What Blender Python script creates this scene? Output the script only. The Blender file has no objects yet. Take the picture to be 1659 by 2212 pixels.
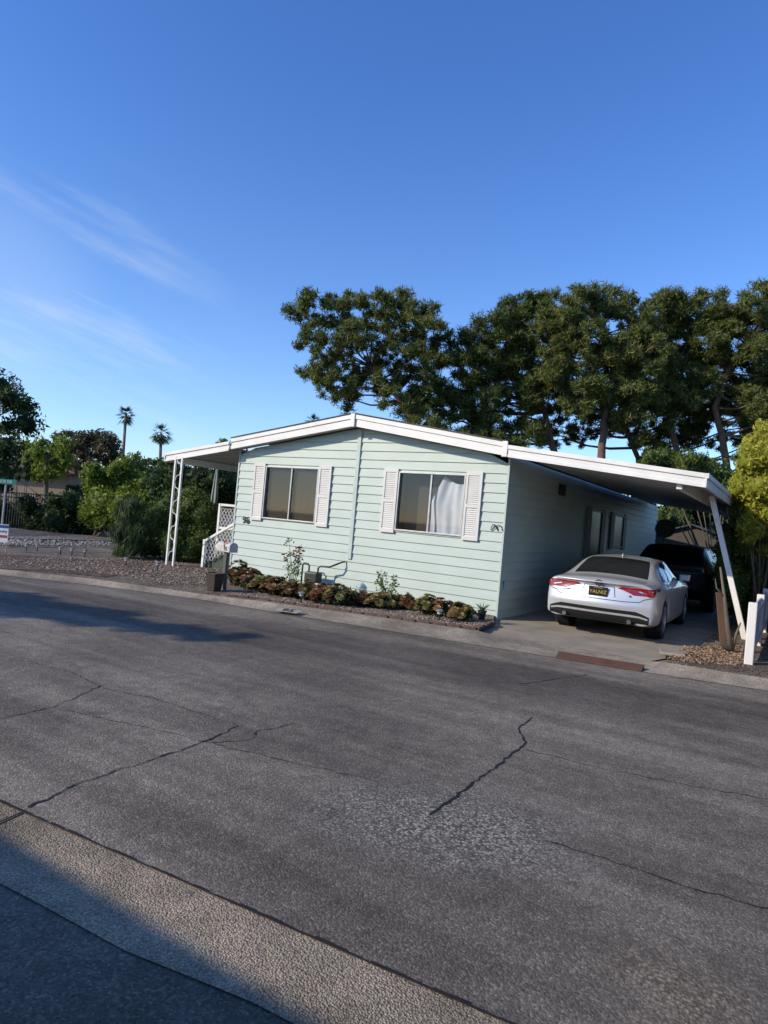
import bpy, bmesh, math, random
import numpy as np
from mathutils import Vector, Matrix
from mathutils.bvhtree import BVHTree
random.seed(7); rng = np.random.default_rng(7)
SC = bpy.context.scene; C = SC.collection
rad = math.radians
# ------------------------------------------------------------------ camera geometry
F = 1440.0; TH = rad(5.0); PIT = rad(.6); YAW = rad(32)
CAM = Vector((4.40, -11.04, 1.6))
fh = Vector((-math.sin(YAW), math.cos(YAW), 0)); rh = Vector((math.cos(YAW), math.sin(YAW), 0)); zz = Vector((0,0,1))
fw = fh*math.cos(PIT)+zz*math.sin(PIT); up0 = -fh*math.sin(PIT)+zz*math.cos(PIT)
RR = rh*math.cos(TH)+up0*math.sin(TH); UU = -rh*math.sin(TH)+up0*math.cos(TH)
def ray(px, py): return fw+RR*((px-829.5)/F)-UU*((py-1106)/F)
def P(px, py, D): return CAM+ray(px, py)*D
def G(px, py, z=0.08):
    d = ray(px, py); return CAM+d*((z-CAM.z)/d.z)
LZ = .08
cam_d = bpy.data.cameras.new('camera'); cam = bpy.data.objects.new('camera', cam_d); C.objects.link(cam)
cam_d.sensor_fit = 'VERTICAL'; cam_d.sensor_height = 36; cam_d.lens = 36*F/2212; cam_d.clip_end = 3000; cam_d.clip_start = .05
m = Matrix.Identity(4)
for i in range(3):
    m[i][0] = RR[i]; m[i][1] = UU[i]; m[i][2] = -fw[i]; m[i][3] = CAM[i]
cam.matrix_world = m
SC.camera = cam
SC.view_settings.view_transform = 'Standard'; SC.view_settings.look = 'None'; SC.view_settings.exposure = 0
# ------------------------------------------------------------------ materials
def newmat(name):
    M = bpy.data.materials.new(name); M.use_nodes = True; nt = M.node_tree; nt.nodes.clear()
    out = nt.nodes.new('ShaderNodeOutputMaterial'); return M, nt, out
def nd(nt, t, **kw):
    n = nt.nodes.new(t)
    for k, v in kw.items(): setattr(n, k, v)
    return n
def col4(c): return (c[0], c[1], c[2], 1)
def ramp(nt, stops, interp='LINEAR'):
    r = nd(nt, 'ShaderNodeValToRGB'); cr = r.color_ramp; cr.interpolation = interp
    while len(cr.elements) < len(stops): cr.elements.new(.5)
    for e, (p, c) in zip(cr.elements, stops): e.position = p; e.color = col4(c)
    return r
def mixc(nt, fac, a, b, mode='MIX'):
    n = nd(nt, 'ShaderNodeMix', data_type='RGBA', blend_type=mode); L = nt.links
    for s, v in ((n.inputs[0], fac), (n.inputs[6], a), (n.inputs[7], b)):
        if isinstance(v, (int, float)): s.default_value = v
        elif isinstance(v, (tuple, list)): s.default_value = col4(v)
        else: L.new(v, s)
    return n.outputs[2]
def mathn(nt, op, a, b=0, clamp=False):
    n = nd(nt, 'ShaderNodeMath', operation=op, use_clamp=clamp)
    for s, v in ((n.inputs[0], a), (n.inputs[1], b)):
        if isinstance(v, (int, float)): s.default_value = v
        else: nt.links.new(v, s)
    return n.outputs[0]
def mrange(nt, v, a, b, c=0, d=1, smooth=True):
    n = nd(nt, 'ShaderNodeMapRange'); n.interpolation_type = 'SMOOTHSTEP' if smooth else 'LINEAR'
    nt.links.new(v, n.inputs[0])
    for i, x in enumerate((a, b, c, d)): n.inputs[i+1].default_value = x
    return n.outputs[0]
def noise(nt, vec, scale, detail=5, rough=.55):
    n = nd(nt, 'ShaderNodeTexNoise'); n.inputs['Scale'].default_value = scale; n.inputs['Detail'].default_value = detail
    n.inputs['Roughness'].default_value = rough; nt.links.new(vec, n.inputs['Vector']); return n.outputs['Fac']
def princ(nt, out, rough=.6, metal=0, spec=.3, coat=0):
    b = nd(nt, 'ShaderNodeBsdfPrincipled'); b.inputs['Roughness'].default_value = rough; b.inputs['Metallic'].default_value = metal
    b.inputs['Specular IOR Level'].default_value = spec; b.inputs['Coat Weight'].default_value = coat
    nt.links.new(b.outputs[0], out.inputs[0]); return b
def bumpn(nt, h, strength, dist, b):
    n = nd(nt, 'ShaderNodeBump'); n.inputs['Strength'].default_value = strength; n.inputs['Distance'].default_value = dist
    nt.links.new(h, n.inputs['Height']); nt.links.new(n.outputs[0], b.inputs['Normal'])
def mat(name, c1, c2=None, scale=6, rough=.6, bump=0, bscale=None, metal=0, spec=.3, coat=0, stretch=(1,1,1)):
    M, nt, out = newmat(name); b = princ(nt, out, rough, metal, spec, coat)
    if c2 is None: c2 = tuple(x*.86 for x in c1)
    tc = nd(nt, 'ShaderNodeTexCoord'); mp = nd(nt, 'ShaderNodeMapping'); mp.inputs['Scale'].default_value = stretch
    nt.links.new(tc.outputs['Object'], mp.inputs[0]); v = mp.outputs[0]
    r = ramp(nt, [(.3, c1), (.7, c2)]); nt.links.new(noise(nt, v, scale), r.inputs[0]); nt.links.new(r.outputs[0], b.inputs['Base Color'])
    if bump: bumpn(nt, noise(nt, v, bscale or scale*6), bump, .01, b)
    return M
def leafmat(name, dark, light, trans=.25):
    M, nt, out = newmat(name)
    at = nd(nt, 'ShaderNodeAttribute', attribute_name='v'); r = ramp(nt, [(0, dark), (1, light)]); nt.links.new(at.outputs['Fac'], r.inputs[0])
    d = nd(nt, 'ShaderNodeBsdfPrincipled'); d.inputs['Roughness'].default_value = .55; d.inputs['Specular IOR Level'].default_value = .2
    t = nd(nt, 'ShaderNodeBsdfTranslucent'); mx = nd(nt, 'ShaderNodeMixShader'); mx.inputs[0].default_value = trans
    nt.links.new(r.outputs[0], d.inputs['Base Color']); nt.links.new(r.outputs[0], t.inputs[0])
    nt.links.new(d.outputs[0], mx.inputs[1]); nt.links.new(t.outputs[0], mx.inputs[2]); nt.links.new(mx.outputs[0], out.inputs[0]); return M
def gravelmat(name, cols, scale, bump=.6, tint=None, lo=.35, big=(.62,1.2)):
    M, nt, out = newmat(name); b = princ(nt, out, .85, 0, .2)
    tc = nd(nt, 'ShaderNodeTexCoord'); v = nd(nt, 'ShaderNodeTexVoronoi'); v.inputs['Scale'].default_value = scale
    nt.links.new(tc.outputs['Object'], v.inputs['Vector'])
    sp = nd(nt, 'ShaderNodeSeparateColor'); nt.links.new(v.outputs['Color'], sp.inputs[0])
    r = ramp(nt, [(i/len(cols), c) for i, c in enumerate(cols)], 'CONSTANT'); nt.links.new(sp.outputs[0], r.inputs[0])
    sh = mrange(nt, v.outputs['Distance'], .25, .75, 1, lo)
    bg_ = mrange(nt, noise(nt, tc.outputs['Object'], .9, 6, .65), .3, .7, big[0], big[1])
    mid = mrange(nt, noise(nt, tc.outputs['Object'], 6, 5, .6), .3, .7, .85, 1.15)
    c = mixc(nt, 1.0, r.outputs[0], mathn(nt, 'MULTIPLY', sh, mathn(nt, 'MULTIPLY', bg_, mid)), 'MULTIPLY')
    nt.links.new(c, b.inputs['Base Color']); h = mathn(nt, 'SUBTRACT', 1.0, v.outputs['Distance']); bumpn(nt, h, bump, .02, b); return M
def glassmat(name, tint=(.75,.8,.8), gl=.12):
    M, nt, out = newmat(name)
    t = nd(nt, 'ShaderNodeBsdfTransparent'); t.inputs[0].default_value = col4(tint)
    g = nd(nt, 'ShaderNodeBsdfGlossy'); g.inputs['Roughness'].default_value = .03
    mx = nd(nt, 'ShaderNodeMixShader'); mx.inputs[0].default_value = gl
    nt.links.new(t.outputs[0], mx.inputs[1]); nt.links.new(g.outputs[0], mx.inputs[2]); nt.links.new(mx.outputs[0], out.inputs[0]); return M
def asphalt(name, base, patch=None, band=True):
    M, nt, out = newmat(name); b = princ(nt, out, .9, 0, .2)
    tc = nd(nt, 'ShaderNodeTexCoord'); v = tc.outputs['Object']
    vo = nd(nt, 'ShaderNodeTexVoronoi'); vo.inputs['Scale'].default_value = 105; nt.links.new(v, vo.inputs['Vector'])
    sp = nd(nt, 'ShaderNodeSeparateColor'); nt.links.new(vo.outputs['Color'], sp.inputs[0])
    r = ramp(nt, [(0, (.68,.68,.68)), (.5, (.95,.95,.95)), (.8, (1.15,1.13,1.10)), (1, (1.75,1.68,1.55))]); nt.links.new(sp.outputs[0], r.inputs[0])
    big = mrange(nt, noise(nt, v, .45, 6, .62), .32, .68, .76, 1.26)
    mid = mrange(nt, noise(nt, v, 7, 6, .65), .3, .7, .84, 1.18)
    k = mathn(nt, 'MULTIPLY', big, mid)
    c = mixc(nt, 1.0, base, k, 'MULTIPLY')
    if band:
        sx = nd(nt, 'ShaderNodeSeparateXYZ'); nt.links.new(v, sx.inputs[0])
        d = mathn(nt, 'SUBTRACT', sx.outputs[1], mathn(nt, 'MULTIPLY', sx.outputs[0], .17))
        d = mathn(nt, 'ADD', d, mathn(nt, 'MULTIPLY', noise(nt, v, .8, 3), .5))
        on = mathn(nt, 'MULTIPLY', mrange(nt, d, -4.95, -4.65), mrange(nt, d, -3.4, -3.15, 1, 0))
        c = mixc(nt, on, c, mixc(nt, 1.0, c, (.66,.66,.68), 'MULTIPLY'))
        mp = nd(nt, 'ShaderNodeMapping'); mp.inputs['Rotation'].default_value = (0,0,-.12); mp.inputs['Scale'].default_value = (.12,2.2,1); nt.links.new(v, mp.inputs[0])
        st = mrange(nt, noise(nt, mp.outputs[0], 1.2, 5), .35, .7, .80, 1.2); c = mixc(nt, 1.0, c, st, 'MULTIPLY')
        oil = mrange(nt, noise(nt, v, 1.7, 3, .5), .66, .74, 1, .72); c = mixc(nt, 1.0, c, oil, 'MULTIPLY')
    spk = r.outputs[0]
    if patch:
        c = mixc(nt, 1.0, c, spk, 'MULTIPLY')
        v2 = nd(nt, 'ShaderNodeTexVoronoi'); v2.inputs['Scale'].default_value = 66; nt.links.new(v, v2.inputs['Vector'])
        s2 = nd(nt, 'ShaderNodeSeparateColor'); nt.links.new(v2.outputs['Color'], s2.inputs[0])
        sh2 = mrange(nt, v2.outputs['Distance'], .25, .75, 1.15, .35)
        for (pp, r0, r1, wgt, tint) in patch:
            vm = nd(nt, 'ShaderNodeVectorMath', operation='DISTANCE'); nt.links.new(v, vm.inputs[0]); vm.inputs[1].default_value = pp
            dd = mathn(nt, 'ADD', vm.outputs['Value'], mathn(nt, 'MULTIPLY', mathn(nt, 'SUBTRACT', noise(nt, v, 2.5, 7, .75), .5), .9))
            q = mrange(nt, dd, r0, r1, wgt, 0)
            r2 = ramp(nt, [(p_, tuple(t_*g_ for t_ in tint)) for p_, g_ in ((0,.12), (.4,.205), (.8,.30), (1,.42))]); nt.links.new(s2.outputs[0], r2.inputs[0])
            c = mixc(nt, q, c, mixc(nt, 1.0, r2.outputs[0], sh2, 'MULTIPLY'))
    else: c = mixc(nt, 1.0, c, spk, 'MULTIPLY')
    nt.links.new(c, b.inputs['Base Color'])
    h = mathn(nt, 'SUBTRACT', 1.0, vo.outputs['Distance']); bumpn(nt, h, .55, .006, b); return M
# ------------------------------------------------------------------ object helpers
def tag(o, label=None, cat=None, group=None, kind=None):
    if label: o['label'] = label
    if cat: o['category'] = cat
    if group: o['group'] = group
    if kind: o['kind'] = kind
    return o
def thing(name, label, cat, loc=(0,0,0), rz=0, group=None):
    o = bpy.data.objects.new(name, None); C.objects.link(o); o.location = loc; o.rotation_euler = (0,0,rz); o.empty_display_size = .2
    return tag(o, label, cat, group)
def link(o, parent=None, local=False):
    C.objects.link(o)
    if parent:
        o.parent = parent
        if parent.type == 'EMPTY' and not local: o.matrix_parent_inverse = parent.matrix_basis.inverted()
    return o
class MB:
    def __init__(s): s.v = []; s.f = []
    def quad(s, *p):
        n = len(s.v); s.v += [tuple(q) for q in p]; s.f.append(tuple(range(n, n+len(p)))); return s
    def box(s, x0, x1, y0, y1, z0, z1):
        return s.obox(Vector(((x0+x1)/2, (y0+y1)/2, (z0+z1)/2)), Vector(((x1-x0)/2,0,0)), Vector((0,(y1-y0)/2,0)), Vector((0,0,(z1-z0)/2)))
    def obox(s, c, a, b, d):
        n = len(s.v)
        for sz in (-1,1):
            for sx, sy in ((-1,-1),(1,-1),(1,1),(-1,1)): s.v.append(tuple(c+a*sx+b*sy+d*sz))
        s.f += [tuple(n+i for i in q) for q in ((3,2,1,0),(4,5,6,7),(0,1,5,4),(1,2,6,5),(2,3,7,6),(3,0,4,7))]; return s
    def bar(s, p, q, w, h, up=zz):
        p = Vector(p); q = Vector(q); d = q-p; a = d.cross(up)
        if a.length < 1e-6: a = d.cross(Vector((1,0,0)))
        a.normalize(); u = a.cross(d).normalized(); return s.obox((p+q)/2, d/2, a*w/2, u*h/2)
    def tube(s, pts, radii, n=8, cap=True):
        pts = [Vector(p) for p in pts]; base = len(s.v)
        if not isinstance(radii, (list, tuple)): radii = [radii]*len(pts)
        ref = Vector((.31,.77,.55))
        for i, p in enumerate(pts):
            d = (pts[min(i+1, len(pts)-1)]-pts[max(i-1, 0)]).normalized()
            a = d.cross(ref).normalized(); b = d.cross(a)
            for k in range(n):
                t = 2*math.pi*k/n; s.v.append(tuple(p+(a*math.cos(t)+b*math.sin(t))*radii[i]))
        for i in range(len(pts)-1):
            for k in range(n):
                a0 = base+i*n+k; a1 = base+i*n+(k+1) % n; s.f.append((a0, a1, a1+n, a0+n))
        if cap:
            s.f.append(tuple(base+k for k in range(n))[::-1]); s.f.append(tuple(base+(len(pts)-1)*n+k for k in range(n)))
        return s
    def lathe(s, prof, c=(0,0,0), n=20, axis='z'):
        base = len(s.v); c = Vector(c)
        for (r, h) in prof:
            for k in range(n):
                t = 2*math.pi*k/n
                if axis == 'z': q = Vector((r*math.cos(t), r*math.sin(t), h))
                else: q = Vector((h, r*math.cos(t), r*math.sin(t)))
                s.v.append(tuple(c+q))
        for i in range(len(prof)-1):
            for k in range(n):
                a0 = base+i*n+k; a1 = base+i*n+(k+1) % n; s.f.append((a0, a1, a1+n, a0+n))
        return s
    def poly(s, pts, z):
        return s.quad(*[(p[0], p[1], z) for p in pts])
    def build(s, name, M, parent=None, smooth=False, bevel=0, local=False, kind=None, weld=False):
        me = bpy.data.meshes.new(name); me.from_pydata(s.v, [], s.f)
        bm = bmesh.new(); bm.from_mesh(me)
        if weld: bmesh.ops.remove_doubles(bm, verts=bm.verts, dist=1e-5)
        big = [f for f in bm.faces if len(f.verts) > 4]
        if big: bmesh.ops.triangulate(bm, faces=big)
        bmesh.ops.recalc_face_normals(bm, faces=bm.faces); bm.to_mesh(me); bm.free()
        me.materials.append(M)
        if smooth: me.shade_smooth()
        o = bpy.data.objects.new(name, me); link(o, parent, local)
        if bevel:
            md = o.modifiers.new('bevel', 'BEVEL'); md.width = bevel; md.segments = 2; md.limit_method = 'ANGLE'
        if kind: o['kind'] = kind
        return o
def text(s, size, name, M, parent, mtx, ext=.003, local=False, bold=0):
    cu = bpy.data.curves.new('t', 'FONT'); cu.body = s; cu.size = size; cu.extrude = ext; cu.align_x = 'CENTER'; cu.align_y = 'CENTER'; cu.offset = bold
    o = bpy.data.objects.new('t', cu); C.objects.link(o); dg = bpy.context.evaluated_depsgraph_get()
    me = bpy.data.meshes.new_from_object(o.evaluated_get(dg)); bpy.data.objects.remove(o); bpy.data.curves.remove(cu)
    me.transform(mtx); me.materials.clear(); me.materials.append(M); me.name = name
    return link(bpy.data.objects.new(name, me), parent, local)
RX90 = Matrix.Rotation(rad(90), 4, 'X')
def at(x, y, z, rz=0): return Matrix.Translation((x, y, z)) @ Matrix.Rotation(rz, 4, 'Z') @ RX90
# ------------------------------------------------------------------ foliage
_b = bmesh.new(); bmesh.ops.create_icosphere(_b, subdivisions=2, radius=1)
ICO_V = np.array([v.co[:] for v in _b.verts]); ICO_F = np.array([[v.index for v in f.verts] for f in _b.faces]); _b.free()
def trimesh(name, V, T, mats, parent, vattr=None, midx=None, local=False):
    me = bpy.data.meshes.new(name); me.vertices.add(len(V)); me.vertices.foreach_set('co', V.astype(np.float32).ravel())
    me.loops.add(len(T)*3); me.loops.foreach_set('vertex_index', T.astype(np.int32).ravel())
    me.polygons.add(len(T)); me.polygons.foreach_set('loop_start', (np.arange(len(T))*3).astype(np.int32))
    if midx is not None: me.polygons.foreach_set('material_index', midx.astype(np.int32))
    me.update(calc_edges=True)
    if vattr is not None:
        a = me.attributes.new('v', 'FLOAT', 'FACE'); a.data.foreach_set('value', vattr.astype(np.float32))
    for M in mats: me.materials.append(M)
    return link(bpy.data.objects.new(name, me), parent, local)
def leaves(name, blobs, mats, parent, ln=.2, wd=.07, cover=1.2, core=.62, outward=.5, upb=0.0, local=False, shell=.55):
    Vs = []; Ts = []; As = []; Ms = []; off = 0
    for c, r in blobs:
        c = np.array(c); r = np.array(r if hasattr(r, '__len__') else (r, r, r*.85)); rm = r.mean()
        n = max(20, int(cover*12.6*rm*rm/(ln*wd*.5)))
        d = rng.normal(size=(n, 3)); d /= np.linalg.norm(d, axis=1, keepdims=True)
        k = rng.normal(size=(3, 3))*2.2
        lump = 1+.22*np.sin(d@k[0]+1)+.18*np.sin(d@k[1]*1.7)
        rr = (shell+(1-shell)*rng.random(n)**.6)*lump
        p = c+d*r*rr[:, None]
        a = d*outward+rng.normal(size=(n, 3))*.6+np.array([0, 0, upb]); a /= np.linalg.norm(a, axis=1, keepdims=True)
        q = np.cross(a, rng.normal(size=(n, 3))); q /= np.linalg.norm(q, axis=1, keepdims=True)
        L = ln*(.6+.8*rng.random((n, 1))); W = wd*(.6+.8*rng.random((n, 1)))
        tri = np.stack([p-q*W/2-a*L/2, p+q*W/2-a*L/2*.6, p+a*L/2], 1).reshape(-1, 3)
        Vs.append(tri); Ts.append(np.arange(n*3).reshape(-1, 3)+off); off += n*3
        tone = rng.random()*.35
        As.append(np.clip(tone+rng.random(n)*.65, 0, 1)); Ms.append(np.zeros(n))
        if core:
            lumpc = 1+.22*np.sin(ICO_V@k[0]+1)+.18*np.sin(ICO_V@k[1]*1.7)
            Vs.append(c+ICO_V*r*core*lumpc[:, None]); Ts.append(ICO_F+off); off += len(ICO_V); As.append(np.full(len(ICO_F), .15)); Ms.append(np.zeros(len(ICO_F)))  # added core blocks light; the clump's inner shade is set as a low tone
    return trimesh(name, np.concatenate(Vs), np.concatenate(Ts), mats, parent, np.concatenate(As), np.concatenate(Ms), local)
def inpoly(x, y, poly):
    r = False; n = len(poly)
    for i in range(n):
        x1, y1 = poly[i]; x2, y2 = poly[i-1]
        if (y1 > y) != (y2 > y) and x < (x2-x1)*(y-y1)/(y2-y1)+x1: r = not r
    return r
def crown_blobs(poly, D, dd, rpx, n, flat=.8):
    xs = [p[0] for p in poly]; ys = [p[1] for p in poly]; pts = []; t = 0
    while len(pts) < n and t < 9000:
        t += 1; x = random.uniform(min(xs), max(xs)); y = random.uniform(min(ys), max(ys))
        if not inpoly(x, y, poly): continue
        dmin = rpx*(.95 if t < 2000 else .62)
        if any((x-a)**2+(y-b)**2 < dmin**2 for a, b, _ in pts): continue
        pts.append((x, y, random.uniform(.7, 1.3)))
    out = []
    for x, y, s in pts:
        r = rpx*s*D/F; out.append((P(x, y, D+random.uniform(-dd, dd)), (r, r, r*flat)))
    return out
def tufts(blobs, k=6, f=.46, spread=.8):
    out = []
    for c, r in blobs:
        for i in range(k):
            d = Vector((random.gauss(0,1), random.gauss(0,1), random.gauss(.15,.9))).normalized()*spread*random.uniform(.55, 1.15)
            q = f*random.uniform(.6, 1.35)
            out.append((c+Vector((d.x*r[0], d.y*r[1], d.z*r[2])), (r[0]*q, r[1]*q, r[2]*q*1.05)))
    return out
bark_pine = mat('pine_bark', (.17,.105,.07), (.08,.052,.036), 5, .9, .8, 14, stretch=(1,1,.3))
bark_grey = mat('grey_bark', (.16,.13,.10), (.08,.065,.05), 6, .9, .8, 14, stretch=(1,1,.3))
LM = dict(
 pine=leafmat('pine_needles', (.036,.056,.016), (.205,.23,.062), .26),
 pine2=leafmat('pine_needles_dark', (.028,.048,.015), (.15,.185,.05), .26),
 dark=leafmat('dark_leaves', (.014,.030,.010), (.07,.11,.03)),
 mid=leafmat('mid_leaves', (.04,.07,.016), (.16,.21,.05), .3),
 lime=leafmat('lime_leaves', (.06,.10,.012), (.26,.32,.05), .35),
 yellow=leafmat('yellow_green_leaves', (.17,.19,.02), (.58,.55,.08), .42),
 olive=leafmat('olive_brown_leaves', (.04,.04,.02), (.16,.14,.065)),
 blue=leafmat('grey_green_leaves', (.025,.05,.02), (.10,.145,.055)),
 palm=leafmat('palm_leaves', (.02,.04,.015), (.12,.15,.06)))
def tree(name, label, cat, polyc, D, dd, rpx, n, lm, trunk_px, r0, ln=.2, wd=.07, cover=1.1, limbs=.5, bark=None, group=None, core=.55, flat=.8, extra=None, tuft=False):
    pts = [P(x, y, D) for x, y in trunk_px]
    base = Vector((pts[0].x, pts[0].y, 0)); pts[0] = base
    t = thing(name, label, cat, base, 0, group)
    blobs = crown_blobs(polyc, D, dd, rpx, n, flat)
    if extra: blobs += extra
    mb = MB(); k = len(pts)
    rs = [r0*(1-.7*i/(k-1)) for i in range(k)]
    fine = []; fr = []
    for i in range(k-1):
        for j in range(4):
            f = j/4; q = pts[i].lerp(pts[i+1], f)+Vector((random.uniform(-1,1), random.uniform(-1,1), 0))*r0*.25*(1 if i+j else 0); fine.append(q); fr.append(rs[i]+(rs[i+1]-rs[i])*f)
    fine.append(pts[-1]); fr.append(rs[-1]); mb.tube(fine, fr, 9)
    mb.build('trunk', bark or bark_pine, t, smooth=True)
    lb = MB()
    for c, r in blobs:
        if random.random() > limbs: continue
        best = min(range(len(fine)//4, len(fine)), key=lambda i: (fine[i]-c).length+max(0, fine[i].z-c.z)*1.5)
        a = fine[best]; L = (c-a).length
        mid = a.lerp(c, .5)+Vector((random.uniform(-.1,.1)*L, random.uniform(-.1,.1)*L, random.uniform(-.12,.02)*L))
        ra = min(fr[best]*.6, .02*L+.025); lb.tube([a, a.lerp(mid, .5)+Vector((0,0,-.02*L)), mid, mid.lerp(c, .5)+Vector((0,0,.04*L)), c], [ra, ra*.8, ra*.65, ra*.45, ra*.2], 6)
    if lb.v: lb.build('limb', bark or bark_pine, t, smooth=True)
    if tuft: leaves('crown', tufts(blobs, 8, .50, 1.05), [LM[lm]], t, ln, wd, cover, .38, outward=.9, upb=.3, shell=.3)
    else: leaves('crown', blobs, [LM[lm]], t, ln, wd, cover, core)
    return t
def bush(name, label, cat, pxblobs, D, lm, ln=.09, wd=.045, cover=1.1, core=.7, dd=.5, upb=.2, group=None):
    bl = []
    for x, y, r in pxblobs:
        R_ = r*D/F; bl.append((P(x, y, D+random.uniform(-dd, dd)), (R_, R_, R_)))
    lo = min(bl, key=lambda b: b[0].z); base = Vector((lo[0].x, lo[0].y, LZ-.02))
    t = thing(name, label, cat, base, 0, group)
    mb = MB()
    for c, r in bl:
        b0 = base+Vector((random.uniform(-.15,.15), random.uniform(-.15,.15), 0)); w = .012+r[0]*.02
        mb.tube([b0, b0.lerp(c, .5)+Vector((0,0,.1*r[0])), c], [w*1.3, w, w*.4], 6)
    mb.build('stem', bark_grey, t, smooth=True)
    leaves('foliage', bl+tufts(bl, 3, .42, 1.0), [LM[lm]], t, ln, wd, cover*.75, core, upb=upb); return t
# ------------------------------------------------------------------ world & sun
EL = rad(27); SX, SY = .60, .80
W = bpy.data.worlds.new('World'); SC.world = W; W.use_nodes = True; nt = W.node_tree; nt.nodes.clear()
wo = nd(nt, 'ShaderNodeOutputWorld'); bg = nd(nt, 'ShaderNodeBackground'); bg.inputs[1].default_value = .11
sk = nd(nt, 'ShaderNodeTexSky', sky_type='NISHITA'); sk.sun_disc = False; sk.sun_elevation = EL; sk.sun_rotation = math.atan2(-SX, -SY)
sk.air_density = 1.0; sk.dust_density = .3; sk.ozone_density = 3.0
tc = nd(nt, 'ShaderNodeTexCoord'); vec = tc.outputs['Generated']
sxyz = nd(nt, 'ShaderNodeSeparateXYZ'); nt.links.new(vec, sxyz.inputs[0])
gain = mixc(nt, mrange(nt, sxyz.outputs[2], .05, .62, 0, 1), (1.40,1.64,2.05), (.84,1.34,2.12))
skb = mixc(nt, 1.0, sk.outputs[0], gain, 'MULTIPLY')
def dot(v):
    n = nd(nt, 'ShaderNodeVectorMath', operation='DOT_PRODUCT'); nt.links.new(vec, n.inputs[0]); n.inputs[1].default_value = tuple(v); return n.outputs['Value']
d0 = ray(20, 790).normalized(); e1 = (ray(520, 665)-ray(0, 450)).normalized(); e2 = d0.cross(e1).normalized()
cb = nd(nt, 'ShaderNodeCombineXYZ'); nt.links.new(mathn(nt, 'MULTIPLY', dot(e1), 2.0), cb.inputs[0]); nt.links.new(mathn(nt, 'ADD', mathn(nt, 'MULTIPLY', dot(e2), 13), 3.1), cb.inputs[1])
cl = mrange(nt, noise(nt, cb.outputs[0], 1.3, 8, .6), .44, .80)
msk = mrange(nt, dot(d0), .945, .996); cl = mathn(nt, 'MULTIPLY', mathn(nt, 'MULTIPLY', cl, msk), .50)
d1 = ray(-60, 640).normalized(); soft = mathn(nt, 'MULTIPLY', mrange(nt, dot(d1), .985, .9995), .12); cl = mathn(nt, 'MAXIMUM', cl, soft)
skc = mixc(nt, cl, skb, (7.2,8.0,8.8))
nt.links.new(skc, bg.inputs[0]); nt.links.new(bg.outputs[0], wo.inputs[0])
sd = bpy.data.lights.new('sun', 'SUN'); sd.energy = 5.0; sd.angle = rad(.53); sd.color = (1,.87,.68)
so = bpy.data.objects.new('sun', sd); C.objects.link(so); so.location = (-20,-30,30)
so.rotation_euler = Vector((SX*math.cos(EL), SY*math.cos(EL), -math.sin(EL))).to_track_quat('-Z', 'Y').to_euler()
# ------------------------------------------------------------------ ground & roads
M_ground = mat('dry_ground', (.16,.13,.08), (.10,.10,.05), .5, .95, .5, 9)
M_yard = gravelmat('yard_gravel', [(.26,.20,.145),(.16,.12,.085),(.34,.285,.22),(.12,.085,.06),(.28,.235,.18)], 38)
M_bark = gravelmat('bark_mulch', [(.13,.07,.045),(.09,.05,.035),(.20,.12,.08),(.26,.20,.15)], 30)
M_white = gravelmat('pale_verge_gravel', [(.24,.21,.18),(.17,.15,.13),(.30,.27,.24),(.13,.11,.095)], 24)
M_bed = gravelmat('bed_gravel', [(.34,.26,.20),(.23,.165,.12),(.40,.34,.28),(.17,.115,.08)], 45)
M_conc = gravelmat('kerb_concrete', [(.32,.275,.21),(.28,.24,.185),(.35,.305,.24),(.24,.205,.16),(.31,.265,.205)], 70, .35, lo=.75)
M_worn = gravelmat('worn_gutter_concrete', [(.40,.32,.22),(.34,.27,.185),(.45,.36,.255),(.27,.215,.15),(.38,.30,.205)], 115, .45, lo=.58, big=(.66,1.18))
M_drive = mat('driveway_concrete', (.32,.28,.22), (.20,.175,.14), 1.6, .9, .5, 80)
pc = G(940, 1770, 0); pc2 = G(1480, 2150, 0); pc3 = G(1080, 1800, 0); pc4 = G(760, 1740, 0)
GRY = (1.0,.92,.77); TAN = (.95,.76,.52)
M_road = asphalt('road_asphalt', (.146,.128,.105), [(tuple(pc4), .0, .55, .45, GRY), (tuple(pc3), .0, .7, .8, GRY), (tuple(pc), .0, .8, .9, GRY), (tuple(pc2), .0, .45, .55, TAN)])
M_pave = asphalt('pavement_asphalt', (.125,.105,.080), None, False)
gb = MB(); N = 48; gb.quad(*[(900*math.cos(2*math.pi*i/N), 900*math.sin(2*math.pi*i/N), -.06) for i in range(N)]); gb.build('ground', M_ground, kind='structure')
def near(x): return -9.0+.085*(x-2.6)
rd = MB(); rd.quad((-60, near(-60), 0), (60, near(60), 0), (60, near(60)+10, 0), (-60, near(-60)+16, 0)); road = rd.build('road', M_road, kind='structure')
sr = MB(); sr.quad((-15,-9,-.006), (-11.3,-9,-.006), (-11.3,90,-.006), (-15,90,-.006)); sr.build('side_street', M_pave, kind='structure')
def kerb(name, A, B, z0, M):
    mb = MB()
    for i in range(len(A)-1):
        for f0, f1 in ((0,.5),(.5,.8),(.8,1)):
            def L(k, f):
                z1 = B[k][2]; h = z1-z0; z = z0+h*{0:0,.5:.15,.8:.7,1:1}[f]
                return (A[k][0]+(B[k][0]-A[k][0])*f, A[k][1]+(B[k][1]-A[k][1])*f, z)
            mb.quad(L(i,f0), L(i+1,f0), L(i+1,f1), L(i,f1))
    return mb.build(name, M, kind='structure', smooth=True, weld=True)
DZ = .016
apx = [(1659,1492),(1420,1456),(1395,1452),(1205,1421),(1085,1402),(1040,1395),(900,1372),(640,1330),(420,1293),(200,1264),(0,1242)]
bpx = [(1659,1466),(1440,1431),(1405,1428),(1215,1394),(1082,1376),(1035,1363),(910,1345),(645,1309),(422,1281),(200,1250),(0,1229)]
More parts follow.
